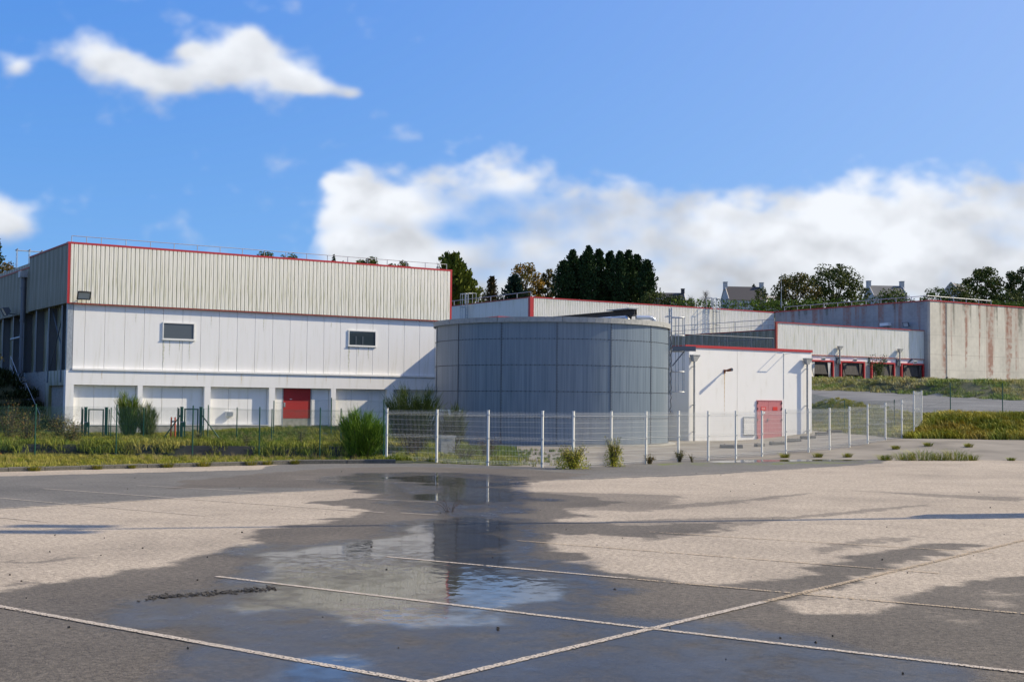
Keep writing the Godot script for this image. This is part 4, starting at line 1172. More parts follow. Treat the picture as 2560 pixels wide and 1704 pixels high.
func concrete_hall() -> void:
	var zf := -82.48
	var o := thing("concrete_hall", "tall raw concrete hall streaked red and black below its red edge", "building", Vector3(110.0, 3.5, zf))
	var x0 := 100.82 - 110.0
	var y1 := 12.22 - 3.5
	part("core", MB.new().box(Vector3(x0 + .3, -2.0, -12.0), Vector3(14.0, y1 - .1, -.3)).box(Vector3(x0 + .3, -2.0, -20.6), Vector3(x0 + 4.0, y1 - .1, -12.0)).mesh(), M.concrete, o)
	part("roof", MB.new().box(Vector3(x0 + .2, y1 - .099, -12.0), Vector3(14.0, y1 - .04, -.2)).box(Vector3(x0 + .2, y1 - .099, -20.6), Vector3(x0 + 4.0, y1 - .04, -12.001)).mesh(), M.roof_felt, o)
	var fm := StandardMaterial3D.new()
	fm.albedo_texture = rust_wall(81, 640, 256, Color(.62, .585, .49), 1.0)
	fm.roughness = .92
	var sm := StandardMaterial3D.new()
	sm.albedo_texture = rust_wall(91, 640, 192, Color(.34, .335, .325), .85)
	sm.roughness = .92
	# the front is cast in bays with a joint between them and a day joint half-way up
	var bays := [x0, x0 + 2.35, x0 + 8.0, x0 + 14.0, 14.0]
	for i in bays.size() - 1:
		for lv in [[-2.0, 3.6], [3.612, y1 - .06]]:
			var a: float = bays[i] + (.012 if i > 0 else .002)
			var b: float = bays[i + 1]
			var mb := MB.new().box(Vector3(a, lv[0], -.3), Vector3(b, lv[1], 0))
			for p in mb.v: mb.uv.append(Vector2((p.x - x0) / 24.0, 1.0 - (p.y + 1.2) / (y1 + 1.2)))
			part("cast_bay", mb.mesh(), fm, o)
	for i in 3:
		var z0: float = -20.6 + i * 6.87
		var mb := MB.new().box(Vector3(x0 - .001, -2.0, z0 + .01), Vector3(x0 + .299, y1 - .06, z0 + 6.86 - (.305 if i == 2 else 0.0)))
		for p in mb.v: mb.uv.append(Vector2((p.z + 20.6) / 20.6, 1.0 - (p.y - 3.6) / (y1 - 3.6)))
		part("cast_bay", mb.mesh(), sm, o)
	part("red_coping", MB.new().box(Vector3(x0 - .05, y1 - .058, -.34), Vector3(14.0, y1 + .04, .05)).box(Vector3(x0 - .05, y1 - .058, -20.6), Vector3(x0 + .34, y1 + .04, -.342)).mesh(), M.red, o)
	var rp := []
	for i in 6: rp.append(Vector3(x0 + .5 + i * 1.9, y1, -.7))
	railing(o, rp, .5, .035, M.galv)
	var rp2 := []
	for i in 11: rp2.append(Vector3(x0 + .5, y1, -.7 - i * 1.9))
	railing(o, rp2, .5, .035, M.galv)
	part("lightning_rod", MB.new().tube(Vector3(x0 + 2.36, -.5, .03), Vector3(x0 + 2.36, y1 - .1, .03), .02, .02, 5).mesh(), M.galv_dark, o)
	part("rod_box", bx(x0 + 2.28, 1.1, .002, x0 + 2.44, 1.5, .1), M.black, o)
	for q in [-15.2, -5.2]:
		var lp := part("wall_light", bx(x0 - .5, 6.5, q - .5, x0 - .02, 6.78, q + .55), M.white, o)
		part("cable_duct", bx(x0 - .12, 2.0, q - .06, x0 - .015, 6.5, q + .06), plain(lin(.40, .42, .44), .6), lp)
	floodlight("small floodlight low on the shaded concrete wall near its far end", Vector3(100.80, 10.1, -101.3), Vector3.LEFT, .3, 1.2)
	floodlight("small floodlight near the front corner of the shaded concrete wall", Vector3(100.80, 9.9, -84.9), Vector3.LEFT, .3, 1.2)

func house(label: String, r: float, d: float, y: float, turn: float, length: float, depth: float, wall_h: float, roof_h: float, chimneys: Array, roof_m: Material) -> void:
	var o := thing("house", label, "house", W(r, d, y))
	o.rotation.y = -YAW + turn
	var l := length / 2
	var q := depth / 2
	var wm := MB.new().box(Vector3(-l, -4, -q), Vector3(l, wall_h, q))
	for s in [-1.0, 1.0]: wm.tri(Vector3(s * l, wall_h, -q), Vector3(s * l, wall_h, q), Vector3(s * l, wall_h + roof_h, 0), Vector3(s, 0, 0))
	part("wall", wm.mesh(), M.house, o)
	var rm := MB.new()
	var e := .25
	for s in [-1.0, 1.0]:
		var nn := Vector3(0, q, s * roof_h).normalized()
		rm.quad(Vector3(-l - .05, wall_h - e * roof_h / q + .04, s * (q + e)), Vector3(l + .05, wall_h - e * roof_h / q + .04, s * (q + e)), Vector3(l + .05, wall_h + roof_h + .04, 0), Vector3(-l - .05, wall_h + roof_h + .04, 0), nn)
	var rf := part("roof", rm.mesh(), roof_m, o)
	for s in [-1.0, 1.0]:
		part("verge", MB.new().tube(Vector3(s * l, wall_h, q), Vector3(s * l, wall_h + roof_h + .1, 0), .12, .12, 4).tube(Vector3(s * l, wall_h, -q), Vector3(s * l, wall_h + roof_h + .1, 0), .12, .12, 4).mesh(), M.house, o)
	for c in chimneys:
		part("chimney", MB.new().box(Vector3(c * l - .3, wall_h + roof_h - .6, -.45), Vector3(c * l + .3, wall_h + roof_h + .75, .45)).box(Vector3(c * l - .36, wall_h + roof_h + .75, -.5), Vector3(c * l + .36, wall_h + roof_h + .85, .5)).mesh(), M.house if chimneys.size() == 2 else M.slate, rf)
	for x in [-.55, -.1, .35, .7]:
		var w := part("window", bx(x * l - .5, .9, q + .002, x * l + .5, 2.1, q + .05), M.white, o)
		part("pane", bx(x * l - .42, .98, q + .05, x * l + .42, 2.02, q + .06), M.glass, w)

func hill_houses() -> void:
	house("slate-roofed house with pale gables and two chimneys on the hill", 42.4, 240, 18.9, .10, 7.0, 5.6, 2.5, 2.5, [-.97, .97], M.slate)
	house("dark roof ridge with one chimney left of the bare tree", 29.6, 250, 20.2, .0, 6.4, 5.0, 1.6, 1.7, [.93], M.slate)
	house("low pale-roofed house wing beside the slate-roofed house", 47.6, 241, 18.9, .05, 3.4, 4.0, 2.2, 1.3, [], M.house)
	house("grey-roofed house with a pale gable behind the round bush", 65.6, 230, 18.6, .08, 6.0, 5.0, 2.9, 1.9, [-1.0, 1.0], M.road)
	house("roof tip of a house hidden in shrubs at the right", 78.0, 230, 18.8, .9, 4.4, 4.0, 3.0, 2.1, [], M.slate)

# ------------------------------------------------------------------ fences

func mesh_panel(l: float) -> ArrayMesh:
	var mb := MB.new()
	var prof := [[0.0, 0.0], [.03, 0.0], [.08, .035], [.13, 0.0], [.80, 0.0], [.85, .035], [.90, 0.0], [1.56, 0.0], [1.61, .035], [1.66, 0.0], [1.73, 0.0]]
	var n := int(l / .05)
	for i in n + 1:
		var x := l * i / n
		for k in prof.size() - 1:
			mb.tube(Vector3(x, prof[k][0], prof[k][1]), Vector3(x, prof[k + 1][0], prof[k + 1][1]), .0033, .0033, 3, false)
	for y in [.03, .13, .30, .47, .64, .80, .90, 1.06, 1.23, 1.40, 1.56, 1.66]:
		mb.tube(Vector3(0, y, -.006), Vector3(l, y, -.006), .0024, .0024, 4, false)
	for y in [.08, .85, 1.61]:
		mb.tube(Vector3(0, y, .04), Vector3(l, y, .04), .004, .004, 4, false)
	return mb.mesh()

func link_mesh(l: float, h: float, s: float, r: float) -> ArrayMesh:
	# diagonal wires of chain-link and its three line wires
	var mb := MB.new()
	var n := int((l + h) / s) + 1
	for i in n:
		var x := i * s - h
		var a := maxf(0.0, x)
		var b := minf(l, x + h)
		if b - a > .02:
			mb.tube(Vector3(a, a - x, 0), Vector3(b, b - x, 0), r, r, 3, false)
			mb.tube(Vector3(a, h - (a - x), .003), Vector3(b, h - (b - x), .003), r, r, 3, false)
	for y in [.02, h * .5, h - .05]: mb.tube(Vector3(0, y, 0), Vector3(l, y, 0), r * 1.3, r * 1.3, 3, false)
	return mb.mesh()

func span(a: Vector3, b: Vector3) -> Transform3D:
	var f := b - a
	f.y = 0.0
	f = f.normalized()
	return Transform3D(Basis(f, Vector3.UP, f.cross(Vector3.UP)), a)

func link_fence(label: String, pts: Array, h: float, s: float, r: float, post_r := .024) -> void:
	var o := thing("chain_link_fence", label, "fence", pts[0])
	for i in pts.size():
		var p: Vector3 = pts[i] - pts[0]
		var pst := part("post", MB.new().tube(p - Vector3(0, .5, 0), p + Vector3(0, h + .03, 0), post_r, post_r, 8).mesh(), M.fence_green, o)
		part("post_cap", MB.new().tube(p + Vector3(0, h + .03, 0), p + Vector3(0, h + .06, 0), post_r * 1.3, post_r * .7, 8).mesh(), M.fence_green, pst)
		if i < pts.size() - 1:
			var q: Vector3 = pts[i + 1] - pts[0]
			var l := Vector2(q.x - p.x, q.z - p.z).length()
			var t := span(p, q)
			t.basis.x.y = (q.y - p.y) / l
			part("wire_mesh", link_mesh(l, h, s, r), M.fence_green, o, t)

func fences() -> void:
	var P := [[-4.25, 44.9, 0.02], [-2.49, 44.1, 0.0], [-.75, 42.7, 0.0], [1.0, 41.97, 0.0], [1.96, 41.3, 0.0], [3.28, 42.98, 0.0], [4.66, 45.3, 0.0], [6.0, 47.05, 0.02], [7.26, 48.35, 0.02], [8.55, 49.95, 0.03], [9.83, 51.45, 0.05], [11.16, 53.35, 0.11], [12.49, 55.15, 0.14], [13.81, 56.95, 0.17], [14.98, 58.15, 0.24], [16.14, 59.45, 0.35], [17.49, 61.35, 0.44], [18.58, 62.44, 0.58], [19.3, 62.92, 1.02], [20.18, 64.54, 1.07]]
	var o := thing("mesh_fence", "white welded mesh fence around the tank and pump house", "fence", W(P[0][0], P[0][1], P[0][2]))
	for i in P.size():
		var p := W(P[i][0], P[i][1], P[i][2]) - o.position
		var q := W(P[i + 1][0], P[i + 1][1], P[i + 1][2]) - o.position if i < P.size() - 1 else p + (p - (W(P[i - 1][0], P[i - 1][1], 0) - o.position))
		var t := span(p, q)
		t.origin.y = p.y
		var pst := part("post", MB.new().box(Vector3(-.03, -.15, -.035), Vector3(.03, 1.78, .025)).box(Vector3(-.036, 1.78, -.041), Vector3(.036, 1.80, .031)).mesh(), M.fence_white, o, t)
		for y in [.1, .86, 1.62]: part("clamp", bx(-.045, y, .026, .045, y + .045, .042), M.galv, pst)
		if i < P.size() - 1:
			var l := Vector2(q.x - p.x, q.z - p.z).length()
			t.origin.y = maxf(p.y, minf(q.y, p.y + .03)) + .03
			part("mesh_panel", mesh_panel(l), M.fence_white, o, t)
	var near := []
	for g in [[-19.0, 41.6, .1], [-15.9, 43.9, .12], [-13.7, 45.6, .12], [-11.05, 45.6, .11], [-8.85, 46.2, .08], [-6.75, 46.4, .08], [-4.4, 45.4, .05]]: near.append(W(g[0], g[1], g[2]))
	link_fence("green chain-link fence behind the grass verge, nearest the car park", near, 1.68, .075, .0017)
	var inner := []
	for g in [[-25.0, 56.6, .4], [-21.6, 56.4, .4], [-18.35, 56.1, .34]]: inner.append(W(g[0], g[1], g[2]))
	link_fence("green chain-link run left of the left green gate", inner, 1.3, .07, .0016)
	inner = []
	for g in [[-17.1, 56.1, .34], [-15.7, 56.1, .36], [-14.25, 56.1, .37]]: inner.append(W(g[0], g[1], g[2]))
	link_fence("green chain-link run between the two green gates", inner, 1.3, .07, .0016)
	inner = []
	for g in [[-12.95, 56.1, .38], [-11.57, 55.4, .30], [-9.95, 54.6, .25], [-7.0, 54.0, .3]]: inner.append(W(g[0], g[1], g[2]))
	link_fence("green chain-link run right of the right green gate", inner, 1.4, .07, .0016)
	inner = []
	for g in [[-10.42, 57.6, .45], [-7.95, 58.0, .60], [-5.6, 57.6, .55], [-3.8, 57.0, .3]]: inner.append(W(g[0], g[1], g[2]))
	link_fence("short green chain-link run below the red warehouse door", inner, 1.55, .07, .0016)
	var right := []
	for g in [[19.55, 67.0], [22.28, 66.6], [24.93, 66.6], [27.7, 66.6], [30.5, 66.6]]: right.append(W(g[0], g[1], gh(g[0], g[1])))
	link_fence("green chain-link fence along the top of the right bank", right, 1.62, .08, .0016)
	var right2 := []
	for g in [[19.9, 89.0], [19.6, 77.2], [19.55, 67.0]]: right2.append(W(g[0], g[1], gh(g[0], g[1])))
	link_fence("green chain-link fence running back beside the pump house", right2, 1.62, .08, .0016)
	gate("green steel gate in the inner fence, left of the broom bushes", -18.18, -17.3, 56.1, .33)
	gate("green steel gate in the inner fence, right of the orange posts", -14.08, -13.26, 56.1, .38)
	for b in [[-14.1, -14.9], [-13.25, -12.35]]:
		var br := thing("brace_pole", "slanting green brace pole %s the right green gate" % ("left of" if b[1] < -14.5 else "right of"), "pole", W(b[0], 56.1, 1.45))
		part("pole", MB.new().tube(Vector3.ZERO, W(b[1], 56.05, .3) - br.position, .026, .026, 6).mesh(), M.fence_green, br)
		part("foot", MB.new().tube(W(b[1], 56.05, .2) - br.position, W(b[1], 56.05, .34) - br.position, .05, .04, 6).mesh(), M.fence_green, br)

func gate(label: String, r0: float, r1: float, d: float, y: float) -> void:
	var o := thing("steel_gate", label, "gate", W(r0, d, y))
	o.rotation.y = -YAW
	var l := r1 - r0
	for x in [0.0, l]:
		var p := part("gate_post", bx(x - .055, -.3, -.055, x + .055, 1.36, .055), M.fence_green, o)
		part("post_cap", bx(x - .062, 1.36, -.062, x + .062, 1.38, .062), M.fence_green, p)
		part("side_post", MB.new().tube(Vector3(x + (-.12 if x == 0.0 else .12), -.2, 0), Vector3(x + (-.12 if x == 0.0 else .12), 1.30, 0), .024, .024, 6).mesh(), M.fence_green, o)
	var a := .13
	var b := l - .13
	var fr := part("gate_frame", MB.new().box(Vector3(a - .025, .03, -.025), Vector3(a + .025, 1.30, .025)).box(Vector3(b - .025, .03, -.025), Vector3(b + .025, 1.30, .025)).box(Vector3(a + .025, 1.25, -.025), Vector3(b - .025, 1.30, .025)).box(Vector3(a + .025, .03, -.025), Vector3(b - .025, .08, .025)).mesh(), M.fence_green, o)
	var mb := MB.new()
	for i in 18: mb.tube(Vector3(lerpf(a, b, (i + .5) / 18.0), .08, 0), Vector3(lerpf(a, b, (i + .5) / 18.0), 1.25, 0), .0025, .0025, 3, false)
	for i in 30: mb.tube(Vector3(a, .1 + i * .039, 0), Vector3(b, .1 + i * .039, 0), .0025, .0025, 3, false)
	part("infill_mesh", mb.mesh(), M.fence_green, fr)
	part("lock_box", bx(a - .08, .52, -.04, a + .04, .74, .04), M.fence_green, fr)
	part("latch", bx(-.04, .72, .03, a, .75, .07), M.galv, fr)

# ------------------------------------------------------------------ things on the ground

func yard_things() -> void:
	# kerb stones along the verge
	var kb := thing("kerb", "row of weathered kerb stones along the grass verge", "kerb", W(-14.17, 36.53, 0))
	var r := -21.0
	while r < -4.6:
		var l := .78
		var a := W(r, kerb_d(r) - .12)
		var b := W(r + l, kerb_d(r + l) - .12)
		var t := span(a - kb.position, b - kb.position)
		var len := (b - a).length() - .012
		var mb := MB.new()
		var h := .125 + rng.randf_range(-.012, .012)
		mb.quad(Vector3(0, -.1, .06), Vector3(len, -.1, .06), Vector3(len, h - .02, .06), Vector3(0, h - .02, .06), Vector3.BACK)
		mb.quad(Vector3(0, h - .02, .06), Vector3(len, h - .02, .06), Vector3(len, h, .04), Vector3(0, h, .04), Vector3(0, .7, .7))
		mb.quad(Vector3(0, h, .04), Vector3(len, h, .04), Vector3(len, h, -.06), Vector3(0, h, -.06), Vector3.UP)
		mb.quad(Vector3(0, -.1, .06), Vector3(0, h - .02, .06), Vector3(0, h, -.06), Vector3(0, -.1, -.06), Vector3.LEFT)
		mb.quad(Vector3(len, -.1, .06), Vector3(len, h - .02, .06), Vector3(len, h, -.06), Vector3(len, -.1, -.06), Vector3.RIGHT)
		t.basis = t.basis.rotated(Vector3.UP, rng.randf_range(-.012, .012))
		part("kerb_stone", mb.mesh(), M.kerb, kb, t)
		r += l
	# inspection chamber behind the mesh fence
	var mh := thing("concrete_chamber", "square concrete inspection chamber standing in weeds behind the mesh fence", "chamber", W(-2.5, 50.3, gh(-2.5, 50.3)))
	mh.rotation.y = -.2
	mh.scale = Vector3(.78, .95, .78)
	part("shaft", MB.new().box(Vector3(-.36, -.2, -.36), Vector3(.36, .72, -.27)).box(Vector3(-.36, -.2, .27), Vector3(.36, .72, .36)).box(Vector3(-.36, -.2, -.27), Vector3(-.27, .72, .27)).box(Vector3(.27, -.2, -.27), Vector3(.36, .72, .27)).mesh(), M.concrete, mh)
	part("rim", MB.new().box(Vector3(-.40, .722, -.40), Vector3(.40, .78, -.25)).box(Vector3(-.40, .722, .25), Vector3(.40, .78, .40)).box(Vector3(-.40, .722, -.25), Vector3(-.25, .78, .25)).box(Vector3(.25, .722, -.25), Vector3(.40, .78, .25)).mesh(), M.concrete, mh)
	var fr := thing("white_frame", "white tubular frame standing against the left foot of the tank", "frame", W(-2.62, 56.0, .1))
	fr.rotation.y = -YAW
	part("upright", MB.new().box(Vector3(-.05, 0, -.03), Vector3(.05, 1.58, .03)).mesh(), M.fence_white, fr)
	part("upright", MB.new().box(Vector3(.38, 0, -.03), Vector3(.44, 1.58, .03)).mesh(), M.fence_white, fr)
	part("top_rail", bx(-.55, 1.58, -.04, .52, 1.64, .04), M.fence_white, fr)
	# dark kerb blocks lying in the yard in front of the pump house
	var blocks := [[9.95, 59.4, 1.0, .1, "leftmost dark kerb block lying in the yard, with a weed against it"], [11.7, 61.9, .45, .5, "small dark kerb block in the yard, second from the left"], [13.0, 64.2, .75, .3, "dark kerb block in the yard, third from the left"], [14.3, 66.6, .8, .25, "dark kerb block in the yard, fourth from the left"], [15.45, 68.4, .8, .25, "dark kerb block at the pump house's right corner"], [17.0, 71.6, .85, .2, "dark kerb block just right of the pump house corner"], [18.3, 74.4, .8, .2, "farthest dark kerb block before the grassy bank"]]
	for b in blocks:
		var o := thing("kerb_block", b[4], "kerb block", W(b[0], b[1], gh(b[0], b[1]) - .02), "loose kerb blocks in the yard")
		o.rotation.y = -YAW + b[3]
		var l: float = b[2] / 2
		var mb := MB.new()
		var q := [Vector2(-.14, 0), Vector2(.14, 0), Vector2(.11, .16), Vector2(-.10, .17)]
		for i in 4:
			var u: Vector2 = q[i]
			var w: Vector2 = q[(i + 1) % 4]
			mb.quad(Vector3(-l, u.y, u.x), Vector3(l, u.y, u.x), Vector3(l, w.y, w.x), Vector3(-l, w.y, w.x), Vector3(0, (w.x - u.x) * -1.0, w.y - u.y).normalized() * (1.0 if i != 0 else 1.0))
		for s in [-1.0, 1.0]: mb.quad(Vector3(s * l, q[0].y, q[0].x), Vector3(s * l, q[1].y, q[1].x), Vector3(s * l, q[2].y, q[2].x), Vector3(s * l, q[3].y, q[3].x), Vector3(s, 0, 0))
		part("block", mb.mesh(), M.kerb, o)
		part("fixing_pin", MB.new().tube(Vector3(-l * .6, .15, 0), Vector3(-l * .6, .20, 0), .02, .02, 6).tube(Vector3(l * .6, .15, 0), Vector3(l * .6, .19, 0), .02, .02, 6).mesh(), M.rust, o)
	# orange marker posts by the gates
	var k := 0
	for q in [[-14.59, 56.3, .36, .92, "left orange marker post beside the right green gate"], [-14.40, 56.3, .36, .92, "right orange marker post beside the right green gate"], [-19.6, 50.6, .15, .85, "orange marker post with a white plate at the far left"]]:
		var o := thing("marker_post", q[4], "post", W(q[0], q[1], gh(q[0], q[1])), "orange marker posts")
		o.rotation.y = -YAW
		part("tube", MB.new().tube(Vector3(0, -.1, 0), Vector3(.02 - .03 * k, q[3], 0), .034, .034, 8).mesh(), M.orange, o)
		part("cap", MB.new().tube(Vector3(.02 - .03 * k, q[3], 0), Vector3(.02 - .03 * k, q[3] + .03, 0), .036, .02, 8).mesh(), M.orange, o)
		if k == 2: part("plate", bx(-.5, .66, -.01, -.02, .84, .01), M.house, o)
		if k == 0: part("plate", bx(.03, .72, -.01, .16, .80, .01), M.galv, o)
		k += 1
	# tall light mast right of the frame whose shadow lies across the car park
	var ms := thing("light_mast", "tall twin-headed light mast right of the view", "light mast", W(12.2, 25.15, 0))
	ms.rotation.y = -YAW
	part("pole", MB.new().tube(Vector3(0, 0, 0), Vector3(0, 13.9, 0), .13, .07, 12).mesh(), M.galv, ms)
	part("arm", MB.new().tube(Vector3(0, 13.7, -.55), Vector3(0, 13.7, .55), .05, .05, 8).mesh(), M.galv, ms)
	for z in [-.5, .45]:
		part("lamp_head", MB.new().box(Vector3(-1.0, 13.6, z - .22), Vector3(.35, 13.85, z + .22)).mesh(), M.galv_dark, ms)
	var cab := thing("switch_cabinet", "tall grey switch cabinet at the foot of the light mast", "cabinet", W(11.3, 25.2, 0))
	cab.rotation.y = -YAW + .24
	part("cabinet_body", bx(-.25, 0, -.5, .25, 2.2, .5), M.galv, cab)
	var gb := MB.new()
	gb.quad(Vector3(-.27, 2.2, -.52), Vector3(.27, 2.2, -.52), Vector3(.27, 2.75, 0), Vector3(-.27, 2.75, 0), Vector3(0, .7, -.7))
	gb.quad(Vector3(-.27, 2.2, .52), Vector3(.27, 2.2, .52), Vector3(.27, 2.75, 0), Vector3(-.27, 2.75, 0), Vector3(0, .7, .7))
	gb.tri(Vector3(-.27, 2.2, -.52), Vector3(-.27, 2.2, .52), Vector3(-.27, 2.75, 0), Vector3.LEFT)
	gb.tri(Vector3(.27, 2.2, -.52), Vector3(.27, 2.2, .52), Vector3(.27, 2.75, 0), Vector3.RIGHT)
	part("pitched_lid", gb.mesh(), M.galv_dark, cab)

# ------------------------------------------------------------------ plants

func mixc(cols: Array) -> Color:
	var a: Color = cols[rng.randi() % cols.size()]
	var b: Color = cols[rng.randi() % cols.size()]
	return a.lerp(b, rng.randf()) * rng.randf_range(.75, 1.2)

func clump(mb: MB, c: Vector3, rad: Vector3, n: int, size: float, cols: Array) -> void:
	var tint := mixc(cols)
	for i in n:
		var d := Vector3(rng.randfn(), rng.randfn(), rng.randfn())
		d = d.normalized() * pow(rng.randf(), .42)
		var p := c + d * rad
		var nn := (d * .6 + Vector3(rng.randfn(), rng.randfn() + .4, rng.randfn()).normalized()).normalized()
		var u := nn.cross(Vector3(rng.randfn(), rng.randfn(), rng.randfn())).normalized()
		var s := size * rng.randf_range(.6, 1.25)
		mb.leaf(p, u * s, nn.cross(u) * s * .55, tint.lerp(mixc(cols), .6))

func leafy_tree(called: String, label: String, r: float, d: float, base: float, h: float, w: float, cols: Array, low := .25, n := 3600, size := .17, group := "trees on the hill") -> void:
	var o := thing(called, label, "tree", W(r, d, base - .5), group)
	h += .5
	var tr := MB.new()
	var th := h * (low + .25)
	tr.tube(Vector3.ZERO, Vector3(0, th, 0), w * .045, w * .028, 7, false)
	var crown := MB.new()
	var cl := 26
	var cy := h * (low + 1.0) / 2.0
	var ry := h * (1.0 - low) / 2.0
	for i in cl:
		var a := TAU * i * .618
		var e := 1.0 - 2.0 * (i + .5) / cl
		var q := sqrt(1.0 - e * e)
		var jit := rng.randf_range(.50, .92)
		var p := Vector3(cos(a) * q * w * .5 * jit, cy + e * ry * rng.randf_range(.80, .96), sin(a) * q * w * .5 * jit)
		if e < -.3: p.x *= 1.15; p.z *= 1.15
		tr.tube(Vector3(0, th * rng.randf_range(.6, 1.0), 0), p, w * .014, w * .005, 5, false)
		var cr := w * rng.randf_range(.13, .20)
		clump(crown, p, Vector3(cr, cr * .8, cr), n / cl, size, cols)
	part("trunk", tr.mesh(), M.bark, o)
	part("crown", crown.mesh(), M.leaf, o)

func conifer(called: String, label: String, r: float, d: float, base: float, h: float, w: float, cols: Array, low := .12, n := 150, up := .55, taper := .75, group := "trees on the hill") -> void:
	# branches spiral up the trunk, each a spray of scale leaves turned up at the end
	var o := thing(called, label, "tree", W(r, d, base - .5), group)
	h += .5
	var tr := MB.new().tube(Vector3.ZERO, Vector3(0, h * .96, 0), w * .055, w * .008, 7, false)
	var crown := MB.new()
	for i in n:
		var f := (i + rng.randf()) / n
		var y := h * lerpf(low, .96, f)
		var prof := pow(1.0 - f, taper) * (1.0 if f > .18 else lerpf(.6, 1.0, f / .18)) + .05
		var l := w * .5 * prof * rng.randf_range(.72, 1.18)
		var a := i * 2.4 + rng.randf_range(-.4, .4)
		var dir := Vector3(cos(a), up * rng.randf_range(.6, 1.5), sin(a)).normalized()
		var p0 := Vector3(0, y, 0)
		var tint := mixc(cols)
		tr.tube(p0, p0 + dir * l * .8, w * .010, w * .004, 4, false)
		var m := 20
		for k in m:
			var t := pow(rng.randf(), .7)
			var p := p0 + dir * l * t + Vector3(rng.randfn(), rng.randfn(), rng.randfn()) * l * .11 + Vector3(0, l * .18 * t * t, 0)
			var ax := (dir + Vector3(0, .5, 0) + Vector3(rng.randfn(), rng.randfn(), rng.randfn()) * .45).normalized()
			var sd := ax.cross(Vector3(rng.randfn(), rng.randfn(), rng.randfn())).normalized()
			crown.leaf(p, ax * rng.randf_range(.22, .40) * w * .14, sd * w * .028, tint.lerp(mixc(cols), .4))
	part("trunk", tr.mesh(), M.bark, o)
	part("crown", crown.mesh(), M.leaf, o)

func hedge_run(label: String, pts: Array, h: float, thick: float, cols: Array, per_m: int, size: float) -> void:
	var o := thing("hedge", label, "hedge", pts[0])
	var mb := MB.new()
	var core := MB.new()
	for i in pts.size() - 1:
		var a: Vector3 = pts[i] - pts[0]
		var b: Vector3 = pts[i + 1] - pts[0]
		var l := (b - a).length()
		var sidev := (b - a).normalized().cross(Vector3.UP)
		for k in int(l * per_m / 14.0):
			var p := a.lerp(b, rng.randf()) + sidev * rng.randf_range(-.5, .5) * thick + Vector3(0, h * pow(rng.randf(), .7) * .92, 0)
			clump(mb, p, Vector3(.42, .36, .42), 14, size, cols)
		for k in int(l / 1.4): core.tube(a.lerp(b, (k + .5) / int(l / 1.4)) + Vector3(0, -.5, 0), a.lerp(b, (k + .5) / int(l / 1.4)) + Vector3(0, h * .8, 0), .06, .02, 5, false)
	part("stems", core.mesh(), M.bark, o)
	part("foliage", mb.mesh(), M.leaf, o)

func G3(r: float, g: float, b: float) -> Color:
	return Color(r, g, b)

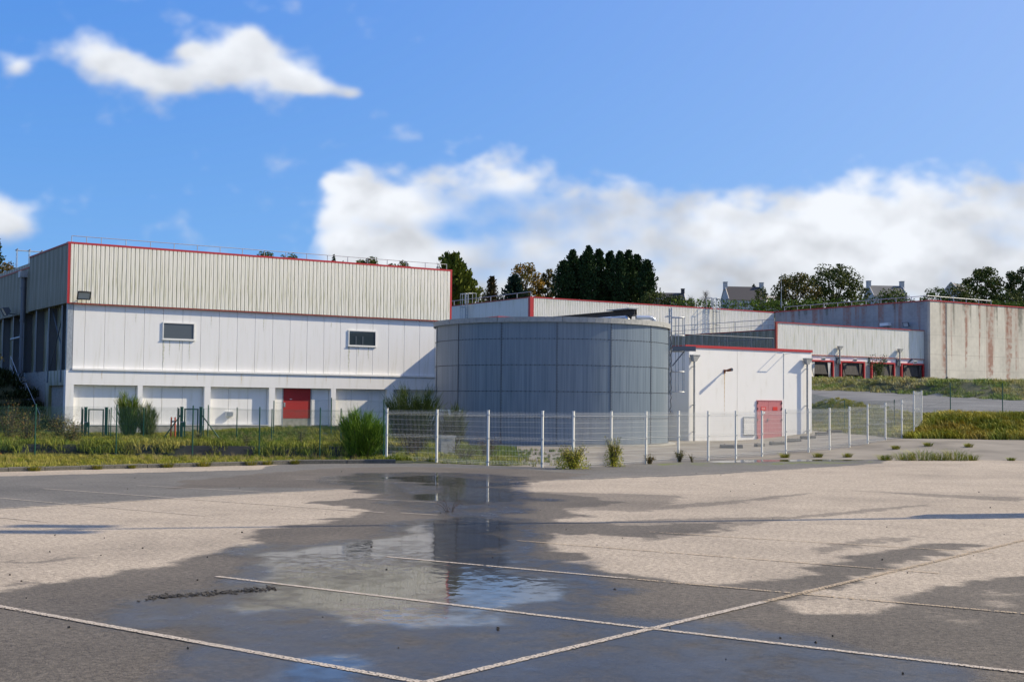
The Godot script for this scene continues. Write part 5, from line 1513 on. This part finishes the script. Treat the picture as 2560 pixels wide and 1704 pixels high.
func trees() -> void:
	var dark := [G3(.016, .034, .014), G3(.028, .054, .020), G3(.042, .074, .026)]
	var oak := [G3(.046, .066, .016), G3(.078, .10, .024), G3(.12, .13, .032), G3(.058, .078, .020)]
	var brown := [G3(.12, .095, .030), G3(.17, .12, .034), G3(.085, .088, .026), G3(.13, .075, .025)]
	var gold := [G3(.27, .15, .026), G3(.17, .145, .030), G3(.12, .125, .030), G3(.32, .16, .024)]
	var cyp := [G3(.10, .125, .018), G3(.15, .17, .024), G3(.06, .085, .018)]
	var laurel := [G3(.065, .11, .020), G3(.10, .165, .026), G3(.15, .21, .036), G3(.045, .08, .018)]
	var blue := [G3(.020, .040, .026), G3(.032, .058, .038)]
	var hill := func(d: float) -> float: return 2.0 + .068 * d
	conifer("pine_tree", "dark pine cut off by the left edge of the view", -59.6, 150, 12.2, 9.4, 3.6, dark, .2, 120, .4)
	leafy_tree("brown_tree", "brownish shrubby treetop behind the roof frames at far left", -49.9, 128, 10.7, 4.8, 4.2, brown, .2, 2000, .14)
	leafy_tree("green_tree", "left of two light green treetops above the warehouse roof", -28.5, 150, 12.2, 7.1, 3.6, [G3(.07, .10, .02), G3(.10, .13, .03), G3(.05, .075, .018)], .3, 2400, .13)
	leafy_tree("green_tree", "right of two light green treetops above the warehouse roof", -25.7, 150, 12.2, 7.0, 3.4, [G3(.07, .10, .02), G3(.10, .13, .03), G3(.05, .075, .018)], .3, 2400, .13)
	conifer("fir_tree", "thin dark fir tip standing above the warehouse roof", -23.3, 170, 13.5, 8.1, 1.9, dark, .3, 90, .25)
	conifer("fir_tree", "low dark fir tip just right of the thin fir tip", -22.1, 170, 13.5, 7.2, 1.9, dark, .3, 80, .3)
	conifer("fir_tree", "lowest of three dark fir tips above the warehouse roof", -21.3, 170, 13.5, 6.9, 1.6, dark, .3, 70, .3)
	leafy_tree("oak_tree", "wide dark treetop left of the brownish one above the warehouse", -18.3, 165, 13.2, 7.0, 5.0, oak, .3, 3400, .19)
	leafy_tree("oak_tree", "wide brownish treetop by the right end of the warehouse roof", -14.4, 165, 13.2, 6.4, 5.6, oak + brown, .3, 3400, .19)
	conifer("cypress_tree", "yellow-green cypress with spiky limbs beside the warehouse corner", -6.75, 146, 11.9, 6.7, 6.4, cyp, .05, 190, 1.1, .62)
	conifer("cypress_tree", "lower twin of the yellow-green cypress, to its right", -5.2, 146, 11.9, 4.9, 4.6, cyp, .05, 130, 1.1, .6)
	leafy_tree("yellow_tree", "small yellowish tree between the cypress and the rust-red tree", -5.2, 200, 15.6, 4.3, 3.4, [G3(.13, .12, .025), G3(.09, .10, .022)], .2, 1400, .15)
	conifer("rust_tree", "small rust-brown cone-shaped tree left of the blue-green fir", -3.0, 190, 14.9, 5.7, 3.2, [G3(.07, .045, .020), G3(.10, .055, .022), G3(.05, .055, .018)], .02, 130, .9, .5)
	conifer("fir_tree", "blue-green fir in front of the golden tree", .3, 172, 13.7, 5.4, 4.8, blue, .02, 150, .35, .7)
	leafy_tree("autumn_tree", "golden-brown autumn tree left of the tall cypress row", 1.7, 185, 14.6, 7.2, 5.4, gold, .1, 4600, .18)
	leafy_tree("brown_tree", "dark brownish tree between the golden tree and the cypress row", 4.9, 186, 14.6, 6.5, 3.4, brown + dark, .1, 3000, .18)
	var cx := [[6.4, 20.0, "leftmost and lowest"], [7.6, 21.7, "second from the left"], [8.8, 21.2, "third from the left"], [9.6, 22.0, "fourth from the left, the tallest"], [10.9, 21.8, "fifth from the left"], [12.3, 21.8, "sixth from the left"], [13.5, 21.3, "fourth from the right"], [14.6, 21.7, "third from the right"], [15.7, 21.4, "second from the right"], [17.0, 20.2, "rightmost"]]
	for i in cx.size():
		var dd := 163.0 + (i % 3) * 2.0
		conifer("leyland_cypress", "tall dark cypress in the dense row, %s" % cx[i][2], cx[i][0] * dd / 165.0, dd, 13.1, cx[i][1] - 13.1 + .1, 3.9, dark, .18, 180, .85, .62, "row of tall dark cypresses")
	leafy_tree("dark_bush", "dark rounded bush at the right foot of the cypress row", 17.2, 158, 12.7, 3.1, 4.4, oak + dark, 0.0, 2200, .13)
	leafy_tree("dark_bush", "dark rounded bush where the hedge begins", 19.4, 155, 12.5, 2.7, 3.4, oak + dark, 0.0, 1800, .13)
	leafy_tree("oak_tree", "brown-green round tree right of the slate-roofed house", 37.7, 175, 13.9, 5.9, 7.0, oak + brown, .02, 5200, .19)
	leafy_tree("oak_tree", "large dark green round oak right of the brown-green tree", 43.9, 178, 14.1, 7.2, 7.6, oak, .08, 6000, .19)
	leafy_tree("small_tree", "small dark tree peeking out left of the brown-green tree", 36.2, 190, 14.9, 4.5, 2.6, oak, .1, 1200, .14)
	leafy_tree("small_tree", "small grey-green tree right of the large dark oak", 53.9, 200, 15.6, 5.0, 2.4, oak, .05, 1400, .14)
	conifer("fir_tree", "fir tip and bush behind the slate roof", 50.2, 272, 20.5, 7.2, 3.2, dark, .1, 80, .4)
	leafy_tree("small_tree", "low treetop behind the right half of the slate roof", 47.6, 270, 20.4, 5.9, 4.0, oak, .1, 1300, .2)
	leafy_tree("dark_bush", "broad green bush in front of the pale-gabled house", 47.9, 165, 13.2, 3.7, 5.6, oak + laurel, 0.0, 3000, .14)
	leafy_tree("dark_bush", "green shrub left of the hidden roof tip at the right", 48.6, 150, 12.2, 3.6, 3.6, oak + laurel, 0.0, 2200, .13)
	leafy_tree("dark_bush", "green shrub under the hidden roof tip at the right", 51.3, 150, 12.2, 4.1, 4.4, oak, 0.0, 2600, .13)
	leafy_tree("oak_tree", "dark round oak above the concrete hall's right half", 59.5, 165, 13.2, 6.7, 5.4, oak, .05, 4600, .19)
	leafy_tree("oak_tree", "dark oak cut off by the right edge of the view", 64.2, 165, 13.2, 6.5, 5.6, oak + dark, .05, 4600, .19)
	leafy_tree("dark_bush", "low dark bush at the feet of the two right oaks", 61.0, 160, 12.9, 3.6, 5.0, dark + oak, 0.0, 2400, .14)
	hedge_run("clipped laurel hedge along the hill behind the storage hall", [W(18.5, 151, 11.6), W(26.0, 150, 11.5), W(33.0, 149.5, 11.6), W(41.0, 150, 11.7)], 2.75, 1.6, laurel, 300, .13)
	hedge_run("darker hedge behind the long railing of the concrete hall", [W(41.0, 152, 11.6), W(48.0, 152, 11.8), W(55.0, 150, 11.9)], 2.4, 1.6, oak + laurel, 260, .13)
	hedge_run("bright green hedge above the right end of the concrete hall", [W(55.5, 153, 12.1), W(62.5, 153, 11.9), W(71.0, 154, 11.8)], 2.7, 1.8, laurel, 280, .13)
	for q in [[34.0, 5.2, "bare grey birch"], [31.4, 4.2, "low bare grey tree"]]:
		var o := thing("bare_tree", "%s on the hill left of the slate-roofed house" % q[2], "tree", W(q[0], 230, 17.2))
		var mb := MB.new()
		mb.tube(Vector3.ZERO, Vector3(0, q[1] * .8, 0), .07, .02, 5, false)
		for i in 150:
			var y: float = q[1] * rng.randf_range(.3, .9)
			var a := rng.randf() * TAU
			var l: float = q[1] * .34 * (1.1 - y / q[1])
			var p := Vector3(0, y, 0)
			mb.tube(p, p + Vector3(cos(a) * l, l * 1.1, sin(a) * l) + Vector3(rng.randfn(), rng.randfn(), rng.randfn()) * .15, .022, .008, 3, false)
		part("trunk", mb.mesh(), grained([lin(.14, .13, .12), lin(.26, .24, .22)], [0.0, 1.0], .05, Vector3(.5, .5, .5), .9, 33), o)
	# branch of a tree reaching into the view at the left edge
	leafy_tree("dark_tree", "dark leafy tree in shade at the left edge, beside the gable", -25.0, 59.5, 1.2, 4.9, 3.4, [G3(.020, .030, .010), G3(.035, .045, .014), G3(.06, .045, .015)], .2, 2600, .085, "trees beside the gable")

func broom(label: String, r: float, d: float, base: float, h: float, w: float, n: int, cols: Array, upright: float, bare: float, group := "broom bushes") -> void:
	# a shrub of many thin rod-like stems
	var o := thing("broom_bush", label, "bush", W(r, d, base), group)
	var wood := MB.new()
	var rods := MB.new()
	var plumes := 17
	for i in plumes:
		var a := TAU * i * .618 + rng.randf_range(-.3, .3)
		var k := sqrt((i + .5) / plumes)
		var tip := Vector3(cos(a) * w * .5 * k, h * rng.randf_range(.72, 1.0) * (1.0 - .30 * k * k), sin(a) * w * .5 * k)
		var mid := Vector3(tip.x * .72, tip.y * .42, tip.z * .72)
		var foot := Vector3(tip.x * .25, -.05, tip.z * .25)
		wood.tube(foot, mid, .018, .012, 5, false)
		wood.tube(mid, tip.lerp(mid, .25), .012, .005, 5, false)
		for j in n / plumes:
			var t := lerpf(bare, .92, pow(rng.randf(), .85))
			var p := foot.lerp(mid, t / .45) if t < .45 else mid.lerp(tip, (t - .45) / .55)
			p += Vector3(rng.randfn(), rng.randfn() * .5, rng.randfn()) * w * lerpf(.085, .045, t)
			if p.y < .02: p.y = .02 + rng.randf() * .1
			var axis := (tip - mid).normalized() if t > .45 else (mid - foot).normalized()
			var dir := (axis + Vector3(rng.randfn(), .15 * upright, rng.randfn()) * .30 + Vector3(p.x, 0, p.z) / w * .8 / upright * 1.5).normalized()
			var l := h * rng.randf_range(.10, .24)
			var e := p + dir * l
			var side := dir.cross(Vector3(rng.randfn(), rng.randfn(), rng.randfn())).normalized()
			var c := mixc(cols)
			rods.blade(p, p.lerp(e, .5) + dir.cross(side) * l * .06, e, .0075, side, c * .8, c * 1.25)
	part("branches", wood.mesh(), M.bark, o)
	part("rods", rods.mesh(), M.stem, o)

func weed(called: String, label: String, r: float, d: float, base: float, h: float, w: float, n: int, size: float, cols: Array, group := "", full := false) -> void:
	# a leafy weed: twigs with small leaves all along
	var o := thing(called, label, "weed", W(r, d, base), group)
	var tw := MB.new()
	var lf := MB.new()
	for i in maxi(5, n / 22):
		var a := rng.randf() * TAU
		var tip := Vector3(cos(a) * w * .5 * rng.randf(), h * rng.randf_range(.55, 1.0), sin(a) * w * .5 * rng.randf())
		tw.tube(Vector3(tip.x * .15, -.03, tip.z * .15), tip * .5 + Vector3(0, h * .06, 0), .006, .005, 4, false)
		tw.tube(tip * .5 + Vector3(0, h * .06, 0), tip, .005, .002, 4, false)
		for k in 22:
			var t := pow(rng.randf(), .8)
			var p := tip * t + Vector3(rng.randfn(), rng.randfn() * .6, rng.randfn()) * w * .06
			if full and k % 2 == 0:
				var g := Vector3(rng.randfn(), absf(rng.randfn()), rng.randfn()).normalized() * pow(rng.randf(), .5)
				p = Vector3(g.x * w * .5, g.y * h * .72, g.z * w * .5)
			if p.y < .01: p.y = .01 + rng.randf() * .04
			var u := Vector3(rng.randfn(), rng.randfn(), rng.randfn()).normalized()
			var v := u.cross(Vector3(rng.randfn(), rng.randfn() + .5, rng.randfn())).normalized()
			lf.leaf(p, u * size, v * size * .5, mixc(cols))
	part("twigs", tw.mesh(), M.bark, o)
	part("leaves", lf.mesh(), M.leaf, o)

func shrubs() -> void:
	var bright := [G3(.085, .16, .016), G3(.13, .22, .022), G3(.17, .27, .035), G3(.06, .11, .016)]
	var dark := [G3(.035, .058, .016), G3(.055, .085, .022), G3(.085, .11, .03)]
	var olive := [G3(.12, .15, .03), G3(.17, .19, .045), G3(.09, .11, .025), G3(.22, .22, .07)]
	broom("bright green broom bush at the end of the green fence", -5.15, 45.75, .05, 1.85, 1.75, 5200, bright, 2.2, .10)
	broom("dark broom bush standing before the warehouse's right bays", -3.95, 52.6, .05, 2.85, 2.3, 4400, dark, 1.5, .28)
	broom("low dark broom bush leaning against the tank's left edge", -2.35, 53.0, .05, 2.0, 1.2, 1900, dark, 1.1, .3)
	broom("tall spiky green shrub in front of the left warehouse bays", -16.62, 57.0, .36, 2.25, 1.05, 3000, olive + bright, 3.2, .06, "spiky shrubs by the warehouse")
	broom("shorter spiky green shrub right of the tall one", -15.85, 57.1, .36, 1.72, .95, 2400, olive + dark, 3.0, .06, "spiky shrubs by the warehouse")
	weed("yellow_shrub", "yellow-green shrub wrapped round the fence's corner post", 1.95, 41.15, 0.0, .78, 1.15, 2600, .026, [G3(.34, .34, .035), G3(.48, .40, .05), G3(.22, .27, .03)], "yellow shrubs at the mesh fence", true)
	weed("yellow_shrub", "tall yellow-green shrub at the first post right of the corner", 3.35, 42.8, 0.0, 1.0, .75, 1900, .026, [G3(.34, .34, .035), G3(.48, .40, .05), G3(.22, .27, .03)], "yellow shrubs at the mesh fence", true)
	weed("dry_weed", "dry brownish weed at the second post right of the fence corner", 4.75, 45.1, 0.0, .36, .6, 500, .022, [G3(.16, .09, .03), G3(.12, .12, .03)])
	weed("dry_weed", "mossy weed with tall stalks at the third post from the corner", 6.0, 46.8, 0.0, .45, .5, 600, .02, [G3(.13, .12, .025), G3(.09, .10, .02)])
	weed("dry_weed", "small yellow weed just right of the third fence post", 6.45, 46.75, 0.0, .3, .35, 200, .018, [G3(.16, .13, .03), G3(.10, .10, .02)])
	weed("red_twig_weed", "red-leaved weed growing out of the middle of the puddle", -1.12, 24.35, 0.0, .30, .75, 130, .012, [G3(.12, .03, .02), G3(.09, .045, .02)])
	weed("green_sprout", "tiny green sprout in the far arm of the puddle", -1.85, 33.0, 0.0, .28, .12, 60, .014, [G3(.12, .14, .02)])
	weed("dock_weed", "leafy green shrub growing before the second dock door", 31.2, 111.5, 4.4, 2.2, 2.2, 900, .07, [G3(.06, .085, .02), G3(.10, .12, .03)])
	# bramble and bracken around the basin on the left
	var mix := [G3(.08, .105, .028), G3(.15, .165, .05), G3(.25, .14, .045), G3(.12, .135, .05)]
	var where := [[-19.6, 53.3, 1.3, 1.8, "green and orange bracken clump at the far left"], [-17.7, 52.9, 1.0, 1.5, "rusty bracken clump left of the warehouse corner"], [-21.0, 55.0, 1.7, 2.2, "tall pale-leaved scrub at the left edge"], [-19.0, 55.4, 1.2, 1.8, "dark scrub at the shaded warehouse corner"]]
	for q in where: weed("bracken", q[4], q[0], q[1], gh(q[0], q[1]), q[2], q[3], 1300, .035, mix, "scrub at the left", true)
	var scrub := [G3(.24, .22, .11), G3(.16, .17, .06), G3(.32, .28, .17)]
	weed("dry_scrub", "pale dry scrub right of the red warehouse door", -6.9, 55.4, .3, 1.25, 1.7, 1000, .025, scrub)
	weed("dry_scrub", "brown dry scrub behind the first mesh fence panel", -3.6, 47.6, .05, .95, 1.4, 900, .022, [G3(.13, .08, .04), G3(.10, .09, .035)])
	weed("dry_scrub", "green and brown scrub in front of the concrete chamber", -1.6, 46.0, .02, .6, 1.6, 1000, .022, [G3(.10, .13, .02), G3(.13, .11, .03)])
	weed("dry_scrub", "brown scrub behind the second mesh fence panel", -.9, 48.5, .02, .9, 1.6, 900, .022, [G3(.12, .085, .04), G3(.09, .085, .03), G3(.15, .06, .03)])
	weed("ivy_scrub", "dark ivy-grown scrub at the foot of the dark broom", -3.6, 51.4, .05, 1.4, 2.0, 1500, .028, [G3(.03, .045, .012), G3(.05, .065, .02), G3(.10, .11, .04)])
	for q in [[-10.6, 52.6, .55, .8, "straw-coloured weed clump above the black lining"], [-13.0, 54.6, .5, .9, "low weed clump in front of the right green gate"], [-8.6, 53.6, .8, .8, "stalky weed clump left of the bright broom"]]: weed("weed_clump", q[4], q[0], q[1], gh(q[0], q[1]), q[2], q[3], 420, .022, olive + scrub, "weed clumps by the basin")

func tuft(blades: int, h: float, spread: float, w: float, lean: float) -> ArrayMesh:
	var mb := MB.new()
	for i in blades:
		var a := rng.randf() * TAU
		var rr := spread * sqrt(rng.randf())
		var p := Vector3(cos(a) * rr, -.02, sin(a) * rr)
		var b := rng.randf() * TAU
		var dir := Vector3(cos(b), 0, sin(b)) * lean * rng.randf_range(.2, 1.0)
		var l := h * rng.randf_range(.5, 1.0)
		var side := Vector3(-sin(b), 0, cos(b)).rotated(Vector3.UP, rng.randfn() * .5)
		var s := rng.randf_range(.75, 1.2)
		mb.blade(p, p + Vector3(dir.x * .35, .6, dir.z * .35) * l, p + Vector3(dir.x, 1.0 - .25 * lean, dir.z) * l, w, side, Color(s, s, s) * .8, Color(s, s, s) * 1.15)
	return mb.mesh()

var tint_noise := FastNoiseLite.new()

func scatter(called: String, label: String, mesh: Mesh, spots: Array, lo: float, hi: float, cols: Array, tilt := .0) -> void:
	var mm := MultiMesh.new()
	mm.transform_format = MultiMesh.TRANSFORM_3D
	mm.use_colors = true
	mm.mesh = mesh
	mm.instance_count = spots.size()
	for i in spots.size():
		var s := rng.randf_range(lo, hi)
		mm.set_instance_transform(i, Transform3D(Basis(Vector3.UP, rng.randf() * TAU).scaled(Vector3(s, s * rng.randf_range(.8, 1.2), s)), spots[i]))
		var p: Vector3 = spots[i]
		var k := clampf(.5 + .9 * tint_noise.get_noise_2d(p.x * 9.0, p.z * 9.0), 0.0, .999)
		var near_col: Color = cols[int(k * cols.size())]
		mm.set_instance_color(i, near_col.lerp(mixc(cols), .45) * rng.randf_range(.8, 1.2))
	var o := MultiMeshInstance3D.new()
	o.name = numbered(called)
	o.multimesh = mm
	o.material_override = M.leaf
	add_child(o)
	o.set_meta("kind", "stuff")
	o.set_meta("label", label)
	o.set_meta("category", "grass")

func spots_in(n: int, r0: float, r1: float, d0: float, d1: float, keep: Callable) -> Array:
	var out := []
	for i in n:
		var r := rng.randf_range(r0, r1)
		var d := rng.randf_range(d0, d1)
		if keep.call(r, d): out.append(W(r, d, gh(r, d)))
	return out

func grass() -> void:
	var fresh := [G3(.22, .25, .030), G3(.32, .31, .045), G3(.42, .35, .085), G3(.16, .20, .025)]
	var straw := [G3(.42, .32, .13), G3(.50, .39, .18), G3(.34, .27, .09)]
	var green := [G3(.085, .15, .020), G3(.12, .19, .026), G3(.16, .22, .032)]
	var low := tuft(26, .20, .13, .006, .8)
	var tall := tuft(16, .42, .10, .004, .45)
	var verge := func(r, d): return d > kerb_d(r) + .02 and d < 46.6
	scatter("verge_grass", "yellow-green grass on the verge between kerb and green fence", low, spots_in(5600, -21.0, -2.4, 30.0, 46.6, verge), .5, 1.12, fresh)
	scatter("verge_straw", "tall straw-coloured grass stalks along the verge", tall, spots_in(1700, -21.0, -5.0, 33.0, 46.4, func(r, d): return d > kerb_d(r) + .7 and d < 45.4 - .04 * absf(r)), .4, .85, straw + fresh)
	scatter("basin_grass", "green grass on the banks of the basin before the warehouse", low, spots_in(6500, -27.0, -2.0, 51.9, 61.5, func(r, d): return r < -2.0), .8, 1.6, green + fresh)
	scatter("overhanging_grass", "grass hanging over the upper edge of the black lining", tuft(34, .34, .30, .008, 1.1), spots_in(420, -27.0, -5.5, 51.45, 51.95, func(r, _d): return tint_noise.get_noise_1d(r * 60.0) > -.12), .6, 1.5, green + fresh)
	scatter("basin_straw", "dry stalks in the grass before the warehouse", tall, spots_in(1500, -27.0, -2.5, 52.0, 61.0, func(_r, _d): return true), .5, .9, straw + green)
	scatter("tank_grass", "bright grass behind the mesh fence left of the tank", low, spots_in(1300, -4.2, .3, 43.0, 56.0, func(r, d): return not paved(r, d)), .7, 1.5, green + fresh)
	scatter("tank_grass", "thin grass creeping out over the yard edge left of the tank", low, spots_in(260, .0, 2.4, 42.8, 54.0, func(r, d): return rng.randf() < 1.0 - r / 2.4 and not Geometry2D.is_point_in_polygon(Vector2(r, d), LOT)), .4, 1.1, green + fresh)
	var mound := tuft(40, .34, .30, .010, 1.0)
	scatter("bank_grass", "yellow-green grass on the low bank at the right", mound, spots_in(4200, 18.6, 34.0, 61.6, 67.0, func(r, d): return bank_q(r, d) > .1 and bank_q(r, d) < 3.6), .6, 1.5, [G3(.42, .38, .05), G3(.34, .34, .04), G3(.46, .33, .07), G3(.20, .24, .03), G3(.50, .44, .09)])
	scatter("bank_grass", "grass on the bank beside the pump house", low, spots_in(1500, 18.0, 23.5, 66.0, 92.0, func(r, d): return bank_q(r, d) > .1 and bank_q(r, d) < 4.0), .9, 1.7, fresh)
	var big := tuft(44, .42, .46, .016, 1.0)
	scatter("slope_grass", "tall grey-green grass on the slope below the docks", big, spots_in(5200, 12.0, 60.0, 86.0, 116.0, func(r, d): return d > road_edge(r) - .1 and d < road_edge(r) + 9.0), .55, 1.15, [G3(.34, .37, .10), G3(.46, .43, .17), G3(.56, .47, .21), G3(.20, .30, .06)])
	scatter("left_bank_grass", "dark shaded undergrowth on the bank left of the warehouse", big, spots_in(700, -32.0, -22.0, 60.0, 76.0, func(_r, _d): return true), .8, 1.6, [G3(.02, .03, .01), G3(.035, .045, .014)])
	# tufts that have rooted in the joints of the tarmac: each stands on its own
	var tf := [[-13.4, .20, "grass tuft on the kerb at the far left"], [-12.0, .16, "second grass tuft on the kerb from the left"], [-11.2, .12, "third grass tuft on the kerb from the left"], [-10.35, .2, "round grass tuft on the kerb left of the fence's second post"], [-9.45, .24, "grass tuft on the kerb right of the second fence post"], [-8.2, .22, "grass tuft on the kerb before the orange posts"], [-7.75, .2, "bushy grass tuft on the kerb before the right gate"], [-7.0, .18, "grass tuft near the end of the kerb"]]
	for q in tf:
		tuft_thing("kerb_tuft", q[2], W(q[0], kerb_d(q[0]) - .22, .02), q[1], fresh, "grass tufts on the kerb")
	for q in [[14.3, 50.2, .30, "leftmost green tuft in the joint at the right"], [15.1, 50.35, .42, "second green tuft in the right joint"], [15.75, 50.45, .58, "big green tuft in the middle of the right joint"], [16.5, 50.6, .42, "green tuft right of the big one in the joint"], [17.15, 50.7, .56, "tall round green tuft in the right joint"], [17.8, 50.9, .32, "low green tuft at the end of the tuft row"], [19.4, 51.0, .16, "lone small tuft near the right edge of the view"]]:
		tuft_thing("joint_tuft", q[3], W(q[0], q[1], .0), q[2], green + fresh, "grass tufts in the tarmac joint")
	for q in [[10.6, 50.9, "small tuft before the fence, left of three"], [12.0, 51.4, "small tuft before the fence, middle of three"], [13.2, 51.6, "small tuft before the fence, right of three"], [16.4, 56.0, "flat tuft in the right lane, nearest the fence"], [18.1, 57.0, "sparse weed tuft in the right lane"], [19.7, 56.6, "flat green tuft in the right lane near the bank"]]:
		tuft_thing("yard_tuft", q[2], W(q[0], q[1], gh(q[0], q[1])), .2, fresh, "small tufts in the yard tarmac")

func tuft_thing(called: String, label: String, at: Vector3, h: float, cols: Array, group: String) -> void:
	var o := thing(called, label, "grass tuft", at, group)
	var mb := MB.new()
	for i in 170:
		var a := rng.randf() * TAU
		var p := Vector3(cos(a), 0, sin(a)) * h * .85 * sqrt(rng.randf())
		var dir := (p * 1.6 / h + Vector3(rng.randfn(), 0, rng.randfn()) * .4)
		var l := h * rng.randf_range(.5, 1.05)
		var c := mixc(cols)
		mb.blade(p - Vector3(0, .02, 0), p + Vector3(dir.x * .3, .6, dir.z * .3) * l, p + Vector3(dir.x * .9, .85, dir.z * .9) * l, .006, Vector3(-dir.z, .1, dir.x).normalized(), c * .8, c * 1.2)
	part("blades", mb.mesh(), M.leaf, o)
	var rt := MB.new()
	rt.tube(Vector3(0, -.03, 0), Vector3(0, .03, 0), h * .35, h * .15, 8)
	part("root_mat", rt.mesh(), M.earth, o)

func lot_details() -> void:
	# painted bay lines, worn at their edges
	var lot := get_node("parking_lot")
	var paints := []
	for c in [[lin(.40, .34, .265), lin(.54, .465, .37), .36], [lin(.36, .28, .18), lin(.46, .34, .21), .43]]:
		var clear: Color = c[0]
		clear.a = 0.0
		var pm := grained([clear, clear, c[0], c[1]], [0.0, c[2] - .02, c[2] + .02, 1.0], .09, Vector3(.7, .7, .7), .8, 34 + paints.size())
		pm.transparency = BaseMaterial3D.TRANSPARENCY_ALPHA_SCISSOR
		pm.alpha_scissor_threshold = .5
		paints.append(pm)
	for q in [[-7.0, 14.35, -.60, 9.47, .10, 0], [-.75, 9.3, 2.6, 13.52, .10, 0], [2.6, 13.52, 7.9, 20.2, .10, 1], [-3.35, 15.08, 1.2, 11.9, .09, 0], [1.2, 11.9, 4.2, 9.85, .09, 0], [-1.6, 17.15, 1.35, 15.25, .085, 0], [1.35, 15.25, 5.3, 12.75, .075, 1], [.1, 19.33, 5.2, 16.0, .07, 1], [2.2, 20.85, 6.7, 18.3, .06, 1], [.0, 33.8, 13.0, 45.9, .07, 0], [-9.6, 23.9, -3.7, 30.6, .08, 0], [-10.5, 29.6, -2.3, 24.0, .07, 0], [-10.6, 26.85, -5.3, 23.0, .06, 0], [-8.8, 31.05, -4.6, 28.65, .06, 0], [-8.9, 22.5, -7.6, 21.6, .07, 0], [-5.6, 34.2, -1.8, 32.85, .06, 0], [-3.0, 27.4, -1.5, 26.6, .07, 0], [-2.0, 24.0, -1.3, 23.6, .08, 0]]:
		var a := Vector2(q[0], q[1])
		var b := Vector2(q[2], q[3])
		var l := (b - a).length()
		var n := int(l / .035)
		var sd := (b - a).orthogonal().normalized()
		var mb := MB.new()
		for i in n:
			var t0 := float(i) / n
			var t1 := float(i + 1) / n
			if rng.randf() < (.01 if q[5] == 0 else .08): continue
			var w0: float = q[4] * .44
			var e := [rng.randf_range(.84, 1.12), rng.randf_range(.84, 1.12), rng.randf_range(.84, 1.12), rng.randf_range(.84, 1.12)]
			var p := a.lerp(b, t0)
			var c := a.lerp(b, t1)
			var v := [p - sd * w0 * e[0], p + sd * w0 * e[1], c + sd * w0 * e[2], c - sd * w0 * e[3]]
			mb.quad(W(v[0].x, v[0].y, .010), W(v[1].x, v[1].y, .010), W(v[2].x, v[2].y, .010), W(v[3].x, v[3].y, .010), Vector3.UP)
		part("bay_line", mb.mesh(), paints[q[5]], lot)
	# grit, leaf scraps and pebbles
	var st := MB.new()
	for i in 75:
		var d := rng.randf_range(9.5, 40.0)
		var r := rng.randf_range(-.39, .39) * d
		var s := rng.randf_range(.006, .022)
		var p := W(r, d, s * .4)
		st.obox(Transform3D(Basis.from_euler(Vector3(rng.randf() * 3, rng.randf() * 3, rng.randf() * 3)), p), Vector3(s, s * .7, s * 1.2))
	for i in 240:
		var t := rng.randf()
		var p := W(lerpf(-3.7, -2.6, t) + rng.randfn() * .05, lerpf(13.35, 14.1, t) + rng.randfn() * .07, .012)
		var s := rng.randf_range(.01, .03)
		st.obox(Transform3D(Basis.from_euler(Vector3(rng.randf() * .4, rng.randf() * 3, rng.randf() * .4)), p), Vector3(s, s * .25, s * 1.4))
	var dbr := part("leaf_litter", st.mesh(), plain(lin(.035, .030, .022), .8), self)
	dbr.set_meta("kind", "stuff")
	tag(dbr, "dark leaf scraps and grit strewn over the car park", "litter")
